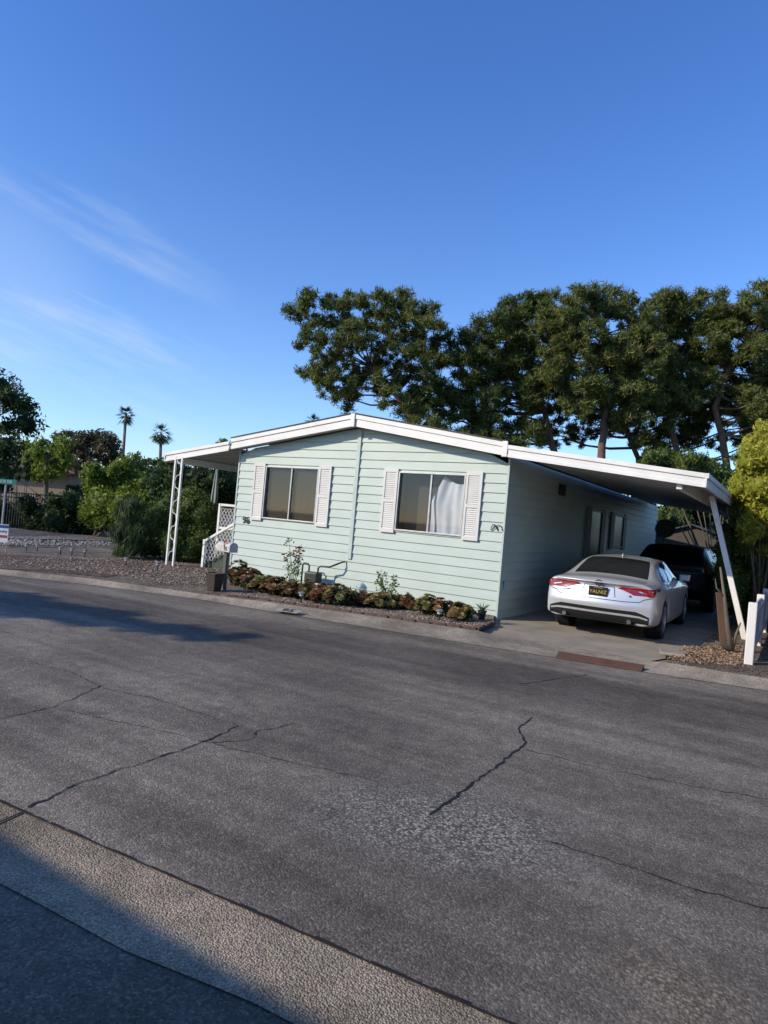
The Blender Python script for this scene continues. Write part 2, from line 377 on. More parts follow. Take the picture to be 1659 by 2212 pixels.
bz = [LZ,LZ,DZ,DZ,DZ,LZ,LZ,LZ,LZ,LZ,LZ]
A = [G(x, y, .006) for x, y in apx]; B = [G(x, y, z) for (x, y), z in zip(bpx, bz)]
A = [A[0]+Vector((60,8,0))]+A+[Vector((-10.3,-4.6,0)), Vector((-11.5,-3.2,0)), Vector((-11.6,90,0))]
B = [B[0]+Vector((60,8,0))]+B+[Vector((-9.9,-3.9,LZ)), Vector((-11.0,-2.7,LZ)), Vector((-11.15,90,LZ))]
kerb('far_kerb', A, B, .006, M_conc)
DX0, DX1 = .0, 3.22
yl = B[6:]
yd = MB(); yd.poly(yl+[Vector((-11.15,90,0)), Vector((DX0,90,0)), Vector((DX0,-.9,0))], LZ-.003)
yd.poly([B[0], B[1], B[2], Vector((DX1,0,0)), Vector((DX1,90,0)), Vector((64,90,0))], LZ-.003)
yd.quad((DX1,-.0,0), (DX1,90,0), (DX1,90,LZ-.003), (DX1,0,LZ-.003)); yd.build('yard', M_yard, kind='structure')
y2 = MB(); y2.poly([(-15,-9),(-15,90),(-90,90),(-90,-9)], .06); y2.build('far_verge', M_white, kind='structure')
kb = MB(); kb.box(-15.15,-15.0,-9,90,-.05,.1); kb.build('verge_kerb', M_conc, kind='structure')
x_s = [i*.5 for i in range(-60, 61)]
mb = MB()
def outer(x): return near(x)-.42+.03*math.sin(x*2.3)+.012*math.sin(x*7.1)
for a, b in zip(x_s, x_s[1:]): mb.quad((a, near(a), .006), (b, near(b), .006), (b, outer(b), .016), (a, outer(a), .016))
mb.build('near_kerb', M_worn, kind='structure', smooth=True, weld=True)
np_ = MB(); np_.poly([(-60, near(-60)-.30), (60, near(60)-.30), (60,-40), (-60,-40)], .0095); np_.build('near_pavement', M_pave, kind='structure')
dr = MB(); dr.poly([B[6]+Vector((0,0,0)), B[5], B[4], B[3], Vector((DX1,0,0)), Vector((DX1,20,0)), Vector((.0,20,0)), Vector((0,-.2,0))], DZ); dr.build('driveway', M_drive, kind='structure')
bed_front = [(490,1287),(560,1294),(640,1305),(760,1322),(900,1343),(1030,1359),(1066,1344)]
bd = MB(); bd.poly([G(x, y) for x, y in bed_front]+[Vector((-.03,-.02,0)), Vector((-6.4,-.02,0))], LZ+.004); bd.build('flower_bed', M_bed, kind='structure')
bs = MB(); bs.poly([G(x, y) for x, y in [(-60,1190),(-60,1226),(100,1234),(230,1247),(330,1230),(250,1212),(120,1205)]], LZ+.004); bs.build('mulch_strip', M_bark, kind='structure')
M_crack = mat('crack_tar', (.010,.010,.010), (.022,.02,.018), 20, .95)
def crack(pts, w):
    P3 = [G(x, y, 0) for x, y in pts]; fine = []
    for a, b in zip(P3, P3[1:]):
        n = max(2, int((b-a).length/.05)); d = (b-a).normalized(); s = Vector((-d.y, d.x, 0))
        for j in range(n):
            fine.append(a.lerp(b, j/n)+s*random.uniform(-.014,.014))
    fine.append(P3[-1]); mb = MB()
    for i in range(len(fine)-1):
        d = (fine[i+1]-fine[i]).normalized(); s = Vector((-d.y, d.x, 0))*w*.5*random.uniform(.4,1.3)
        mb.quad(*[(q.x, q.y, .004) for q in (fine[i]-s, fine[i+1]-s, fine[i+1]+s, fine[i]+s)])
    mb.build('crack', M_crack, road)
for pts, w in [([(-40,1562),(110,1528),(180,1500),(215,1482)], .010), ([(215,1482),(160,1455),(60,1428)], .006),
  ([(60,1745),(180,1690),(330,1640),(450,1600),(515,1568)], .014), ([(515,1568),(400,1530),(330,1508),(220,1487)], .006),
  ([(440,1605),(540,1600),(560,1578),(640,1565)], .007), ([(925,1760),(985,1720),(1040,1680),(1090,1640),(1135,1608),(1120,1575),(1150,1550)], .015),
  ([(1135,1620),(1300,1660),(1450,1690),(1700,1735)], .008), ([(1190,1820),(1330,1865),(1500,1920),(1700,1975)], .010), ([(1120,1478),(1270,1458)], .01),
  ([(120,1530),(350,1580),(600,1640),(820,1690)], .006)]: crack(pts, w)
mb = MB()
for i in range(200):
    x = -4+i*.06; w = random.uniform(.004,.018)
    mb.quad((x, near(x)-.004, .0115), (x+.06, near(x+.06)-.004, .0115), (x+.06, near(x+.06)+w, .0115), (x, near(x)+w, .0115))
mb.build('crack', M_crack, road)
jp, jq = G(52,1752,.012), G(-60,1800,.02); mb = MB(); s = Vector((.007,.004,0)); mb.quad(*[(q.x, q.y, z) for q, z in ((jp-s,.011), (jq-s,.021), (jq+s,.021), (jp+s,.011))]); mb.build('crack', M_crack, road)
# ------------------------------------------------------------------ scattered stones (uncountable)
def pebbles(name, label, polypx, n, s0, s1, M, z=LZ):
    xs = [p[0] for p in polypx]; ys = [p[1] for p in polypx]; o8v = np.array([(1,0,0),(-1,0,0),(0,1,0),(0,-1,0),(0,0,1),(0,0,-1)], float); o8f = np.array([(0,2,4),(2,1,4),(1,3,4),(3,0,4),(2,0,5),(1,2,5),(3,1,5),(0,3,5)])
    Vs = []; Ts = []; k = 0; As = []
    while k < n:
        x = random.uniform(min(xs), max(xs)); y = random.uniform(min(ys), max(ys))
        if not inpoly(x, y, polypx): continue
        c = np.array(G(x, y, z)); s = random.uniform(s0, s1)
        a = random.uniform(0, 6.28); rot = np.array([[math.cos(a),-math.sin(a),0],[math.sin(a),math.cos(a),0],[0,0,1]])
        Vs.append((o8v*np.array([s*random.uniform(.7,1.3), s*random.uniform(.6,1), s*.45]))@rot.T+c+np.array([0,0,s*.2])); Ts.append(o8f+6*k); As.append(np.full(8, random.random())); k += 1
    o = trimesh(name, np.concatenate(Vs), np.concatenate(Ts), [M], None, np.concatenate(As)); return tag(o, label, 'stones' if 'litter' not in name else 'litter', None, 'stuff')
PM1 = leafmat('pebble_tones', (.12,.09,.07), (.44,.36,.28), 0); PM2 = leafmat('chip_tones', (.07,.035,.02), (.34,.24,.15), 0); PM3 = leafmat('pale_pebble_tones', (.14,.12,.10), (.36,.34,.31), 0); PM4 = leafmat('garden_stone_tones', (.09,.065,.05), (.40,.33,.26), 0)
pebbles('bed_pebbles', 'loose tan and white pebbles covering the front flower bed', [(500,1284),(1030,1356),(1066,1340),(560,1262)], 1500, .010, .026, PM1)
pebbles('garden_stones', 'loose tan stones scattered over the gravel corner garden', [(0,1205),(300,1206),(490,1225),(485,1260),(380,1265),(250,1240),(0,1222)], 2200, .012, .034, PM4)
pebbles('bark_litter', 'brown bark chips and dry leaves by the carport post', [(1440,1424),(1480,1396),(1605,1395),(1608,1440),(1500,1432)], 900, .012, .032, PM2)
pebbles('verge_stones', 'pale stones on the verge across the side street', [(0,1160),(240,1168),(240,1180),(0,1178)], 900, .03, .055, PM3, .06)
# ------------------------------------------------------------------ mobile home
M_mint = mat('mint_siding', (.410,.478,.437), (.362,.430,.390), 1.2, .5, .15, 60, spec=.3, stretch=(1,1,2.5))
M_trimm = mat('mint_trim', (.425,.492,.452), None, 3, .5)
M_wht = mat('white_painted_metal', (.68,.67,.64), (.58,.57,.54), 2.5, .45, .05, 30, spec=.4)
M_shut = mat('shutter_vinyl', (.585,.58,.55), (.52,.515,.49), 5, .5)
M_shutd = mat('shade_toned_shutter', (.24,.24,.225), (.20,.20,.19), 5, .6)  # darker copy of the shutter vinyl; carport shade put into the colour
M_alu = mat('window_aluminium', (.42,.42,.41), (.32,.32,.31), 8, .4, metal=.6)
M_alud = mat('dark_window_frame', (.10,.10,.10), None, 8, .5, metal=.3)
M_roof = mat('roof_shingles', (.09,.085,.08), (.05,.05,.048), 9, .95, .8, 40)
M_black = mat('black_metal', (.012,.012,.012), (.025,.025,.025), 8, .5)
M_room = mat('dark_room', (.03,.028,.025), (.02,.02,.02), 2, .9)
M_blind = mat('brown_blind', (.055,.047,.037), (.045,.038,.03), 1.5, .9, stretch=(1,1,14))
M_tan = mat('tan_blind', (.125,.10,.065), (.09,.074,.05), 2, .9, stretch=(9,1,1))
M_drape = mat('white_drape', (.60,.61,.66), (.46,.48,.55), 2.2, .9)
M_glass = glassmat('window_glass', (.84,.85,.83), .05)
HW, HL, ZE, ZP, XC = 6.45, 14.5, 2.86, 3.38, -3.2
home = thing('mobile_home', 'mint green single-storey home with lap siding and two white-shuttered front windows', 'house', (XC, 0, LZ))
wins = [(-5.62,-4.15,1.38,2.54), (-2.21,-.79,1.40,2.54)]
def siding(mb, lim, z0, z1, course, mapf, holes, lap=.022):
    z = z0
    while z < z1-1e-4:
        zt = min(z+course, z1); br = sorted({z, zt}|{h for q in holes for h in (q[2], q[3]) if z < h < zt})
        for za, zb in zip(br, br[1:]):
            (a0, a1), (b0, b1) = lim(za), lim(zb); zm = (za+zb)/2
            cuts = sorted([(q[0], q[1]) for q in holes if q[2] < zm < q[3]])
            edges = [(a0, b0)]+[e for c in cuts for e in ((c[0], c[0]), (c[1], c[1]))]+[(a1, b1)]
            oa = lap*(1-(za-z)/course); ob = lap*(1-(zb-z)/course)
            for i in range(0, len(edges), 2):
                (pa, pb), (qa, qb) = edges[i], edges[i+1]
                mb.quad(mapf(pa, za, oa), mapf(qa, za, oa), mapf(qb, zb, ob), mapf(pb, zb, ob))
                if za == z: mb.quad(mapf(pa, za, 0), mapf(qa, za, 0), mapf(qa, za, oa), mapf(pa, za, oa))
        z = zt
def gl(z):
    if z <= ZE: return (-HW, 0)
    f = max(0, 1-(z-ZE)/(ZP-ZE)); return (XC-(HW/2)*f, XC+(HW/2)*f)
mb = MB(); siding(mb, gl, 0.0, ZP, .172, lambda s, z, o: (s, -o, z), wins)
siding(mb, lambda z: (0, HL), 0.0, ZE+.05, .172, lambda s, z, o: (o, s, z), [])
mb.quad((-HW,0,0), (-HW,HL,0), (-HW,HL,ZE), (-HW,0,ZE)); mb.quad((-HW,HL,0), (0,HL,0), (0,HL,ZE), (XC,HL,ZP), (-HW,HL,ZE))
mb.build('wall', M_mint, home)
mb = MB(); mb.box(-.012,.028,-.028,.012,0,ZE); mb.build('corner_trim', M_trimm, home, bevel=.004)
mb = MB(); mb.box(-HW-.02,-HW+.02,-.028,.02,LZ-.02,ZE); mb.build('corner_trim', M_trimm, home, bevel=.004)
mb = MB(); mb.box(XC-.045,XC+.045,-.045,-.004,.74,3.36); mb.build('seam_strip', M_trimm, home, bevel=.006)
mb = MB(); yF, yB = -.30, HL+.3; E0, E1 = -HW-.03, .06; ztE, ztP = 3.09, 3.61
for xa, za, xb, zb in ((E0, ztE, XC, ztP), (XC, ztP, E1, ztE)):
    mb.quad((xa,yF-.03,za+.03), (xb,yF-.03,zb+.03), (xb,yB,zb+.03), (xa,yB,za+.03)); mb.quad((xa,yF-.03,za+.002), (xb,yF-.03,zb+.002), (xb,yF-.03,zb+.03), (xa,yF-.03,za+.03))
    mb.quad((xa,yB,za), (xb,yB,zb), (xb,yB,zb+.03), (xa,yB,za+.03))
rf = mb.build('roof', M_roof, home)
mb = MB()
for (xa, za, xb, zb) in ((E0, ztE, XC, ztP), (XC, ztP, E1, ztE)):
    for y0, y1, d0_, d1_ in ((yF, yF+.03, .0, .235), (yF-.022, yF-.002, .0, .085)):
        n = len(mb.v)
        for y in (y0, y1):
            mb.v += [(xa,y,za-d1_), (xb,y,zb-d1_), (xb,y,zb-d0_), (xa,y,za-d0_)]
        mb.f += [tuple(n+i for i in q) for q in ((0,1,2,3),(7,6,5,4),(0,4,5,1),(1,5,6,2),(2,6,7,3),(3,7,4,0))]
    mb.quad((xa,yF+.03,za-.2), (xb,yF+.03,zb-.2), (xb,.05,zb-.2), (xa,.05,za-.2))
fa = mb.build('gable_fascia', M_wht, home, bevel=.004)
mb = MB(); mb.box(XC-.05,XC+.05,yF-.045,yF-.024,ztP-.255,ztP+.01); mb.build('ridge_cap', M_wht, fa, bevel=.006)
mb = MB(); mb.box(E1-.08,E1+.02,yF-.05,yF-.024,ztE-.25,ztE+.02); mb.build('fascia_end', M_wht, fa, bevel=.006)
def window(x0, x1, z0, z1, kind):
    fr = MB(); w = .03
    for a in ((x0,x1,z0,z0+w), (x0,x1,z1-w,z1), (x0,x0+w,z0+w,z1-w), (x1-w,x1,z0+w,z1-w)): fr.box(a[0],a[1],-.045,.05,a[2],a[3])
    xm = (x0+x1)/2; fr.box(xm-.018,xm+.018,-.03,.03,z0+w,z1-w)
    wn = fr.build('window', M_alu, home, bevel=.004)
    pn = MB(); pn.quad((x0+w,.01,z0+w), (xm,.01,z0+w), (xm,.01,z1-w), (x0+w,.01,z1-w)); pn.quad((xm,-.005,z0+w), (x1-w,-.005,z0+w), (x1-w,-.005,z1-w), (xm,-.005,z1-w)); pn.build('pane', M_glass, wn)
    rm = MB(); rm.box(x0-.3,x1+.3,.06,1.2,z0-.3,z1+.1); rm.f.pop(2)
    rm.build('room_recess', M_room, wn)
    if kind == 'blind':
        b = MB()
        for i in range(44):
            z = z0+.04+i*(z1-z0-.06)/44; b.quad((x0+w,.055,z), (xm-.02,.055,z), (xm-.02,.075,z+.024), (x0+w,.075,z+.024))
        b.build('blind', M_blind, wn)
        b = MB(); n = 17
        for i in range(n):
            xa = xm+.02+i*(x1-w-xm-.02)/n; xb = xm+.02+(i+1)*(x1-w-xm-.02)/n; b.quad((xa,.05,z0+w), (xb,.075,z0+w), (xb,.075,z1-w), (xa,.05,z1-w))
        b.build('blind', M_tan, wn)
    else:
        b = MB(); n = 40; H = 16
        def cx(i, j):
            u = i/n; v = j/H; xl = xm-.03+.34*max(0, v-.55)*1.6; xr = x1-w+.02
            x = xl+(xr-xl)*u+.02*math.sin(u*5)*(1-v); y = .11+.018*math.sin(u*9+v*4.5+1)+.010*math.sin(u*23+3*v*v)+.014*math.sin(v*6+u*7); z = z0+.02+(z1-z0-.06-.16*math.sin(u*2.6)*.7-.05*u)*v
            return (x, y, z)
        for i in range(n):
            for j in range(H): b.quad(cx(i,j), cx(i+1,j), cx(i+1,j+1), cx(i,j+1))
        b.build('drape', M_drape, wn, smooth=True, weld=True)
        b = MB(); b.quad((x0+w,.3,z0+.02), (xm,.3,z0+.02), (xm,.3,z1), (x0+w,.3,z1)); b.build('screen', M_blind, wn)
for q, k in zip(wins, ('blind', 'drape')): window(*q, k)
def shutter(x0, x1, z0, z1):
    mb = MB(); w = .045; y0, y1 = -.055, -.022
    for a in ((x0,x0+w,z0,z1), (x1-w,x1,z0,z1), (x0+w,x1-w,z0,z0+.07), (x0+w,x1-w,z1-.07,z1), (x0+w,x1-w,(z0+z1)/2-.03,(z0+z1)/2+.03)): mb.box(a[0],a[1],y0,y1,a[2],a[3])
    n = 30
    for i in range(n):
        z = z0+.07+(i+.5)*(z1-z0-.14)/n; mb.quad((x0+w,-.050,z-.019), (x1-w,-.050,z-.019), (x1-w,-.034,z+.014), (x0+w,-.034,z+.014))
    mb.quad((x0+w,-.0265,z0), (x1-w,-.0265,z0), (x1-w,-.0265,z1), (x0+w,-.0265,z1))
    mb.build('shutter', M_shut, home)
for x0, x1, z0, z1 in wins:
    shutter(x0-.33, x0-.01, z0-.05, z1+.05); shutter(x1+.01, x1+.33, z0-.05, z1+.05)
M_dglass = mat('dark_side_glass', (.012,.013,.014), (.02,.02,.02), 2, .35, spec=.2)
for y0, y1, z0, z1 in ((5.5,6.6,1.0,2.3), (7.9,9.1,1.35,2.3)):
    mb = MB(); w = .05
    for a in ((y0,y1,z0,z0+w), (y0,y1,z1-w,z1), (y0,y0+w,z0+w,z1-w), (y1-w,y1,z0+w,z1-w)): mb.box(.004,.06,a[0],a[1],a[2],a[3])
    wn = mb.build('window', M_alud, home, bevel=.004); pn = MB(); pn.quad((.03,y0+w,z0+w), (.03,y1-w,z0+w), (.03,y1-w,z1-w), (.03,y0+w,z1-w)); pn.build('pane', M_dglass, wn)
    for a, b in ((y0-.33,y0-.01), (y1+.01,y1+.33)):
        mb = MB(); mb.box(.024,.06,a,b,z0-.04,z1+.04); mb.build('shutter', M_shutd, home, bevel=.006)
mb = MB()
for i in range(6): mb.bar((.03,2.85,2.47+i*.035), (.03,3.3,2.47+i*.035), .03, .012)
mb.box(.0225,.026,2.83,3.32,2.43,2.68); mb.build('wall_vent', M_black, home)
mb = MB(); mb.box(.0235,.05,.16,.36,.52,.70)
for i in range(5): mb.bar((.052,.17,.54+i*.035), (.052,.35,.54+i*.035), .012, .01)
mb.build('skirting_vent', M_mint, home)
text('96', .22, 'house_number', M_black, home, at(-6.08,-.034,1.30), .006, bold=.001)
mb = MB(); pts = [Vector((-.20+.085*math.sin(t*.9)+.012*t, -.04, 1.62+.05*math.cos(t*1.7))) for t in np.linspace(0, 9, 40)]; mb.tube(pts, .007, 5); mb.build('wall_ornament', M_black, home)
# ------------------------------------------------------------------ carport and porch awnings
M_pan = mat('awning_pan', (.45,.45,.43), (.37,.37,.35), 2, .45, spec=.4)
def awning(root, x0, z0, x1, z1, y0, y1):
    mb = MB(); y = y0; prof = [(0,0),(.10,0),(.12,.05),(.15,.05),(.17,0)]
    rows = []
    while y < y1:
        for (a, h) in prof: rows.append((y+a, h))
        y += .20
    for (ya, ha), (yb, hb) in zip(rows, rows[1:]):
        mb.quad((x0,ya,z0+ha), (x1,ya,z1+ha), (x1,yb,z1+hb), (x0,yb,z0+hb))
    mb.build('roof_panel', M_pan, root)
    f = MB(); s = 1 if x1 > x0 else -1
    def beam(y, w, top, bot):
        n = len(f.v)
        for yy in (y, y+w): f.v.extend([(x0,yy,z0+bot), (x1,yy,z1+bot), (x1,yy,z1+top), (x0,yy,z0+top)])
        f.f.extend([tuple(n+i for i in q) for q in ((0,1,2,3),(7,6,5,4),(0,4,5,1),(1,5,6,2),(2,6,7,3),(3,7,4,0))])
    beam(y0-.03, .03, .10, -.07); beam(y0-.055, .025, .125, .055); beam(y0-.045, .015, -.035, -.085)
    f.build('fascia', M_wht, root, bevel=.004)
    g = MB(); g.box(min(x1, x1+s*.03), max(x1, x1+s*.03), y0-.056, y1, z1-.085, z1+.125); g.box(min(x1+s*.03, x1+s*.055), max(x1+s*.03, x1+s*.055), y0-.056, y1, z1+.05, z1+.126); g.build('gutter', M_wht, root, bevel=.004)
    b = MB(); bx = x1-s*.35; bz = z1+(z0-z1)*.35/abs(x1-x0); b.box(bx-.04, bx+.04, y0+.05, y1, bz-.16, bz-.005); b.build('support_beam', M_wht, root, bevel=.004)
cp = thing('carport', 'white flat carport roof on slanted posts beside the mint home', 'carport', (1.6, 5, LZ))
awning(cp, .09, 2.92, 3.17, 2.55, -.30, 12.5)
for y in (2.1, 5.4, 9):
    mb = MB(); mb.bar((3.02,y,2.52), (3.72,y,LZ-.02), .09, .09, Vector((0,1,0))); mb.build('post', M_wht, cp, bevel=.008)
pa = thing('porch_awning', 'white porch awning on a lattice post at the left end of the mint home', 'awning', (-7.5, 2, LZ))
awning(pa, -6.50, 2.90, -8.57, 2.60, -.30, 6.5)
for yy in (-.33, 4.5):
    mb = MB()
    for xx in (-8.20,-7.97): mb.box(xx-.022,xx+.022,yy-.022,yy+.022,LZ-.02,2.63)
    z = .25; s = 1
    while z < 2.5:
        pts = [(-8.085-s*.095, yy, z), (-8.085-s*.05, yy, z+.13), (-8.085+s*.05, yy, z+.17), (-8.085+s*.095, yy, z+.30)]
        mb.tube(pts, .011, 5); z += .30; s = -s
    mb.build('lattice_post', M_wht, pa)
# ------------------------------------------------------------------ porch steps with lattice railing
st = thing('porch_steps', 'white porch steps with diagonal lattice railing behind the mailbox', 'steps', (-7.5, 1.2, LZ))
def lattice(mb, x0, x1, y, zlo0, zlo1, zhi0, zhi1, step=.11):
    n = int((x1-x0+1.2)/step)
    for sgn in (1,-1):
        for i in range(-14, n+14):
            xa = x0+i*step; pts = []
            for k in range(41):
                t = k/40; x = xa+sgn*t*1.2; z = .0+t*1.7
                f = (x-x0)/(x1-x0)
                if 0 <= f <= 1 and zlo0+(zlo1-zlo0)*f <= z <= zhi0+(zhi1-zhi0)*f: pts.append((x, y+.006*sgn, z))
            if len(pts) > 1: mb.bar(pts[0], pts[-1], .008, .028, Vector((0,-1,0)))
mb = MB(); lattice(mb, -7.95, -6.5, .98, 1.02, 1.02, 1.56, 1.56); mb.build('lattice_panel', M_wht, st)
mb = MB(); lattice(mb, -7.66, -6.72, .3, .12, .55, .66, 1.15); mb.build('lattice_panel', M_wht, st)
for p, q in (((-7.66,.3,.70), (-6.72,.3,1.20)), ((-7.95,.98,1.60), (-6.5,.98,1.60)), ((-7.95,.98,1.02), (-6.5,.98,1.02))):
    mb = MB(); mb.bar(p, q, .05, .06); mb.build('handrail', M_wht, st, bevel=.006)
for x, y, h in ((-7.66,.3,.74), (-6.72,.3,1.24), (-7.95,.98,1.63)):
    mb = MB(); mb.box(x-.035,x+.035,y-.035,y+.035,LZ-.02,h); mb.build('rail_post', M_wht, st, bevel=.006)
M_step = mat('step_carpet', (.07,.09,.07), (.05,.06,.05), 9, .95)
mb = MB(); mb.box(-7.9,-6.48,1.0,2.6,.1,.98); mb.build('landing', M_step, st, bevel=.01)
for i in range(3):
    mb = MB(); mb.box(-6.75-.30*(i+1),-6.75-.30*i,.36,.99,LZ-.02,.72-.2*i); mb.build('step', M_step, st, bevel=.01)
c = P(463, 1078, 18.3); ub = thing('folded_umbrella', 'closed pale patio umbrella standing beyond the porch railing', 'umbrella', (c.x, c.y, LZ))
mb = MB(); mb.tube([(c.x,c.y,LZ), (c.x,c.y,2.75)], .02, 8); mb.build('pole', M_alu, ub)
mb = MB()
for i in range(12):
    a0 = i*math.pi/6; a1 = (i+1)*math.pi/6
    for (z0, r0, z1, r1) in ((1.55,.09,1.8,.10), (1.8,.10,2.3,.06), (2.3,.06,2.68,.02)):
        k0 = 1 if i % 2 else .65; k1 = .65 if i % 2 else 1
        mb.quad((c.x+r0*k0*math.cos(a0), c.y+r0*k0*math.sin(a0), z0), (c.x+r0*k1*math.cos(a1), c.y+r0*k1*math.sin(a1), z0), (c.x+r1*k1*math.cos(a1), c.y+r1*k1*math.sin(a1), z1), (c.x+r1*k0*math.cos(a0), c.y+r1*k0*math.sin(a0), z1))
mb.build('canopy', mat('umbrella_cloth', (.27,.29,.25), None, 4, .9), ub, weld=True)
# ------------------------------------------------------------------ mailbox and pot
c = G(462, 1276)
M_pot = mat('brown_pot', (.05,.035,.03), (.035,.028,.024), 6, .6)
pt = thing('planter_pot', 'square dark brown planter pot at the foot of the mailbox', 'pot', c)
mb = MB()
for (h0, w0, h1, w1) in ((0,.085,.28,.115), (.28,.128,.315,.128)):
    k = len(mb.v)
    for h, w in ((h0, w0), (h1, w1)): mb.v += [(c.x-w,c.y-w,c.z+h), (c.x+w,c.y-w,c.z+h), (c.x+w,c.y+w,c.z+h), (c.x-w,c.y+w,c.z+h)]
    mb.f += [tuple(k+i for i in q) for q in ((0,1,5,4),(1,2,6,5),(2,3,7,6),(3,0,4,7),(3,2,1,0))]
mb.build('pot_body', M_pot, pt, bevel=.01)
mb = MB(); mb.quad(*[(c.x+a*.12, c.y+b*.12, c.z+.30) for a, b in ((-1,-1),(1,-1),(1,1),(-1,1))]); mb.build('soil', M_bark, pt)
M_mbx = mat('mailbox_paint', (.46,.46,.45), (.36,.36,.35), 6, .5)
mx_, my_ = c.x-.02, c.y+.25; z0 = .77
mbx = thing('mailbox', 'pale grey mailbox with rounded top and small red flag on a post in the garden', 'mailbox', (mx_, my_, LZ))
mb = MB(); mb.box(mx_-.035,mx_+.035,my_-.035,my_+.035,LZ-.02,z0+.02); mb.build('post', M_alud, mbx, bevel=.006)
mb = MB(); prof = [(-.09,0),(.09,0),(.09,.10)]+[(.09*math.cos(t), .10+.075*math.sin(t)) for t in np.linspace(.2, math.pi-.2, 9)]+[(-.09,.10)]
k = len(prof); ang = rad(-10)
def mp(u, l, z): return (mx_+l*math.cos(ang)-u*math.sin(ang), my_+l*math.sin(ang)+u*math.cos(ang), z0+z)
for l in (-.20, .20): mb.v += [mp(u, l, z) for u, z in prof]
mb.f += [tuple(range(k))[::-1], tuple(range(k, 2*k))]+[(i, (i+1) % k, k+(i+1) % k, k+i) for i in range(k)]
mb.build('box_body', M_mbx, mbx, bevel=.004)
M_red = mat('red_paint', (.42,.03,.025), None, 5, .4)
mb = MB(); p0 = Vector(mp(-.10, .04, .09)); mb.box(p0.x-.008,p0.x+.008,p0.y-.004,p0.y+.004,p0.z,p0.z+.1); mb.box(p0.x-.008,p0.x+.045,p0.y-.004,p0.y+.004,p0.z+.07,p0.z+.11); mb.build('flag', M_red, mbx)
q = mp(-.093, .08, .055); text('95', .10, 'box_number', M_black, mbx, at(q[0], q[1], q[2], ang), .003)
M_kp = mat('kerb_paint_white', (.33,.32,.30), (.24,.22,.20), 14, .8)
c = G(622, 1321, .04); kn = thing('kerb_number', 'white painted house number 95 on the far kerb', 'kerb number', c)
tilt = Matrix.Translation((c.x, c.y, .055)) @ Matrix.Rotation(.2, 4, 'Z') @ Matrix.Rotation(rad(6), 4, 'X'); text('95', .22, 'digits', M_black, kn, tilt @ Matrix.Translation((0,0,.006)), .001)
mb = MB(); mb.quad(*[tilt @ Vector(p) for p in ((-.20,-.10,0), (.20,-.10,0), (.20,.10,0), (-.20,.10,0))]); mb.build('painted_panel', M_kp, kn)
# ------------------------------------------------------------------ bed bricks
M_brick = mat('edging_brick', (.15,.08,.06), (.09,.055,.045), 9, .9, .6, 40)
mb = MB(); mb.box(-.095,.095,-.04,.04,-.03,.024); br0 = mb.build('edging_brick', M_brick, bevel=.008)
tag(br0, 'weathered red brick laid end to end along the edge of the front bed', 'brick', 'bricks edging the front bed')
pl = [G(x, y) for x, y in bed_front]; first = True
for a, b in zip(pl, pl[1:]):
    n = max(1, round((b-a).length/.21)); ag = math.atan2((b-a).y, (b-a).x)
    for i in range(n):
        o = br0 if first else br0.copy()
        if not first: C.objects.link(o)
        first = False; o.location = a.lerp(b, (i+.5)/n)+Vector((random.uniform(-.015,.015), random.uniform(-.02,.02), random.uniform(-.012,.008))); o.rotation_euler = (random.uniform(-.08,.08), random.uniform(-.06,.06), ag+random.uniform(-.09,.09))
# ------------------------------------------------------------------ succulents
LS = leafmat('succulent_leaves', (.11,.030,.016), (.24,.22,.072), .12); LS2 = leafmat('succulent_leaves_green', (.10,.045,.022), (.21,.25,.078), .12); LS3 = leafmat('succulent_leaves_red', (.10,.02,.014), (.25,.165,.062), .12); LS4 = leafmat('succulent_shade_toned', (.02,.026,.01), (.075,.08,.03), .1)  # LS4 darkens the lower leaves; shade under the rosettes put into colour
def rosettes(c, R_, H, n, parent, M):
    Vs = []; Ts = []; As = []; off = 0
    for i in range(n):
        t = random.uniform(0, 2*math.pi); u = math.sqrt(random.random()); d = Vector((math.cos(t)*u, math.sin(t)*u, 0))
        h = H*(1-.55*u*u)*random.uniform(.7, 1.1); pc_ = Vector(c)+d*R_+Vector((0,0,h)); ax = (d*.75+Vector((0,0,1))).normalized()
        x = ax.cross(Vector((.3,.9,.1))).normalized(); y = ax.cross(x); s = random.uniform(.05,.10); tone = random.random()*.55-.05
        for ring, (nn, el, ln) in enumerate(((9,.15,1.0),(8,.55,.8),(6,1.0,.5))):
            for k in range(nn):
                a = 2*math.pi*(k+ring*.4)/nn+random.uniform(-.1,.1); dr_ = (x*math.cos(a)+y*math.sin(a)); o_ = dr_*math.cos(el)+ax*math.sin(el); sd_ = ax.cross(dr_); L = s*ln
                p0 = pc_; p1 = pc_+o_*L*.7+sd_*L*.26; p2 = pc_+o_*L*1.05; p3 = pc_+o_*L*.7-sd_*L*.26
                Vs += [p0[:], p1[:], p2[:], p3[:]]; Ts += [(off, off+1, off+2), (off, off+2, off+3)]; off += 4
                tv = max(0, min(1, tone+(.15,.5,.8)[ring]*random.uniform(.6, 1.2)*.85)); As += [tv, tv]
    return trimesh('rosettes', np.array(Vs), np.array(Ts), [M], parent, np.array(As))
ordn = ['first','second','third','fourth','fifth','sixth','seventh','eighth','ninth','tenth','eleventh','twelfth','thirteenth','fourteenth','fifteenth','sixteenth']
spots = [(512,1272,.30,.45),(540,1280,.28,.36),(568,1286,.28,.30),(597,1292,.28,.30),(628,1297,.28,.29),(657,1301,.27,.32),(700,1309,.28,.31),(730,1313,.33,.33),(775,1314,.26,.24),(812,1320,.24,.22),(840,1320,.22,.24),(872,1322,.20,.26),(922,1334,.22,.30),(955,1338,.26,.29),(996,1346,.24,.25)]
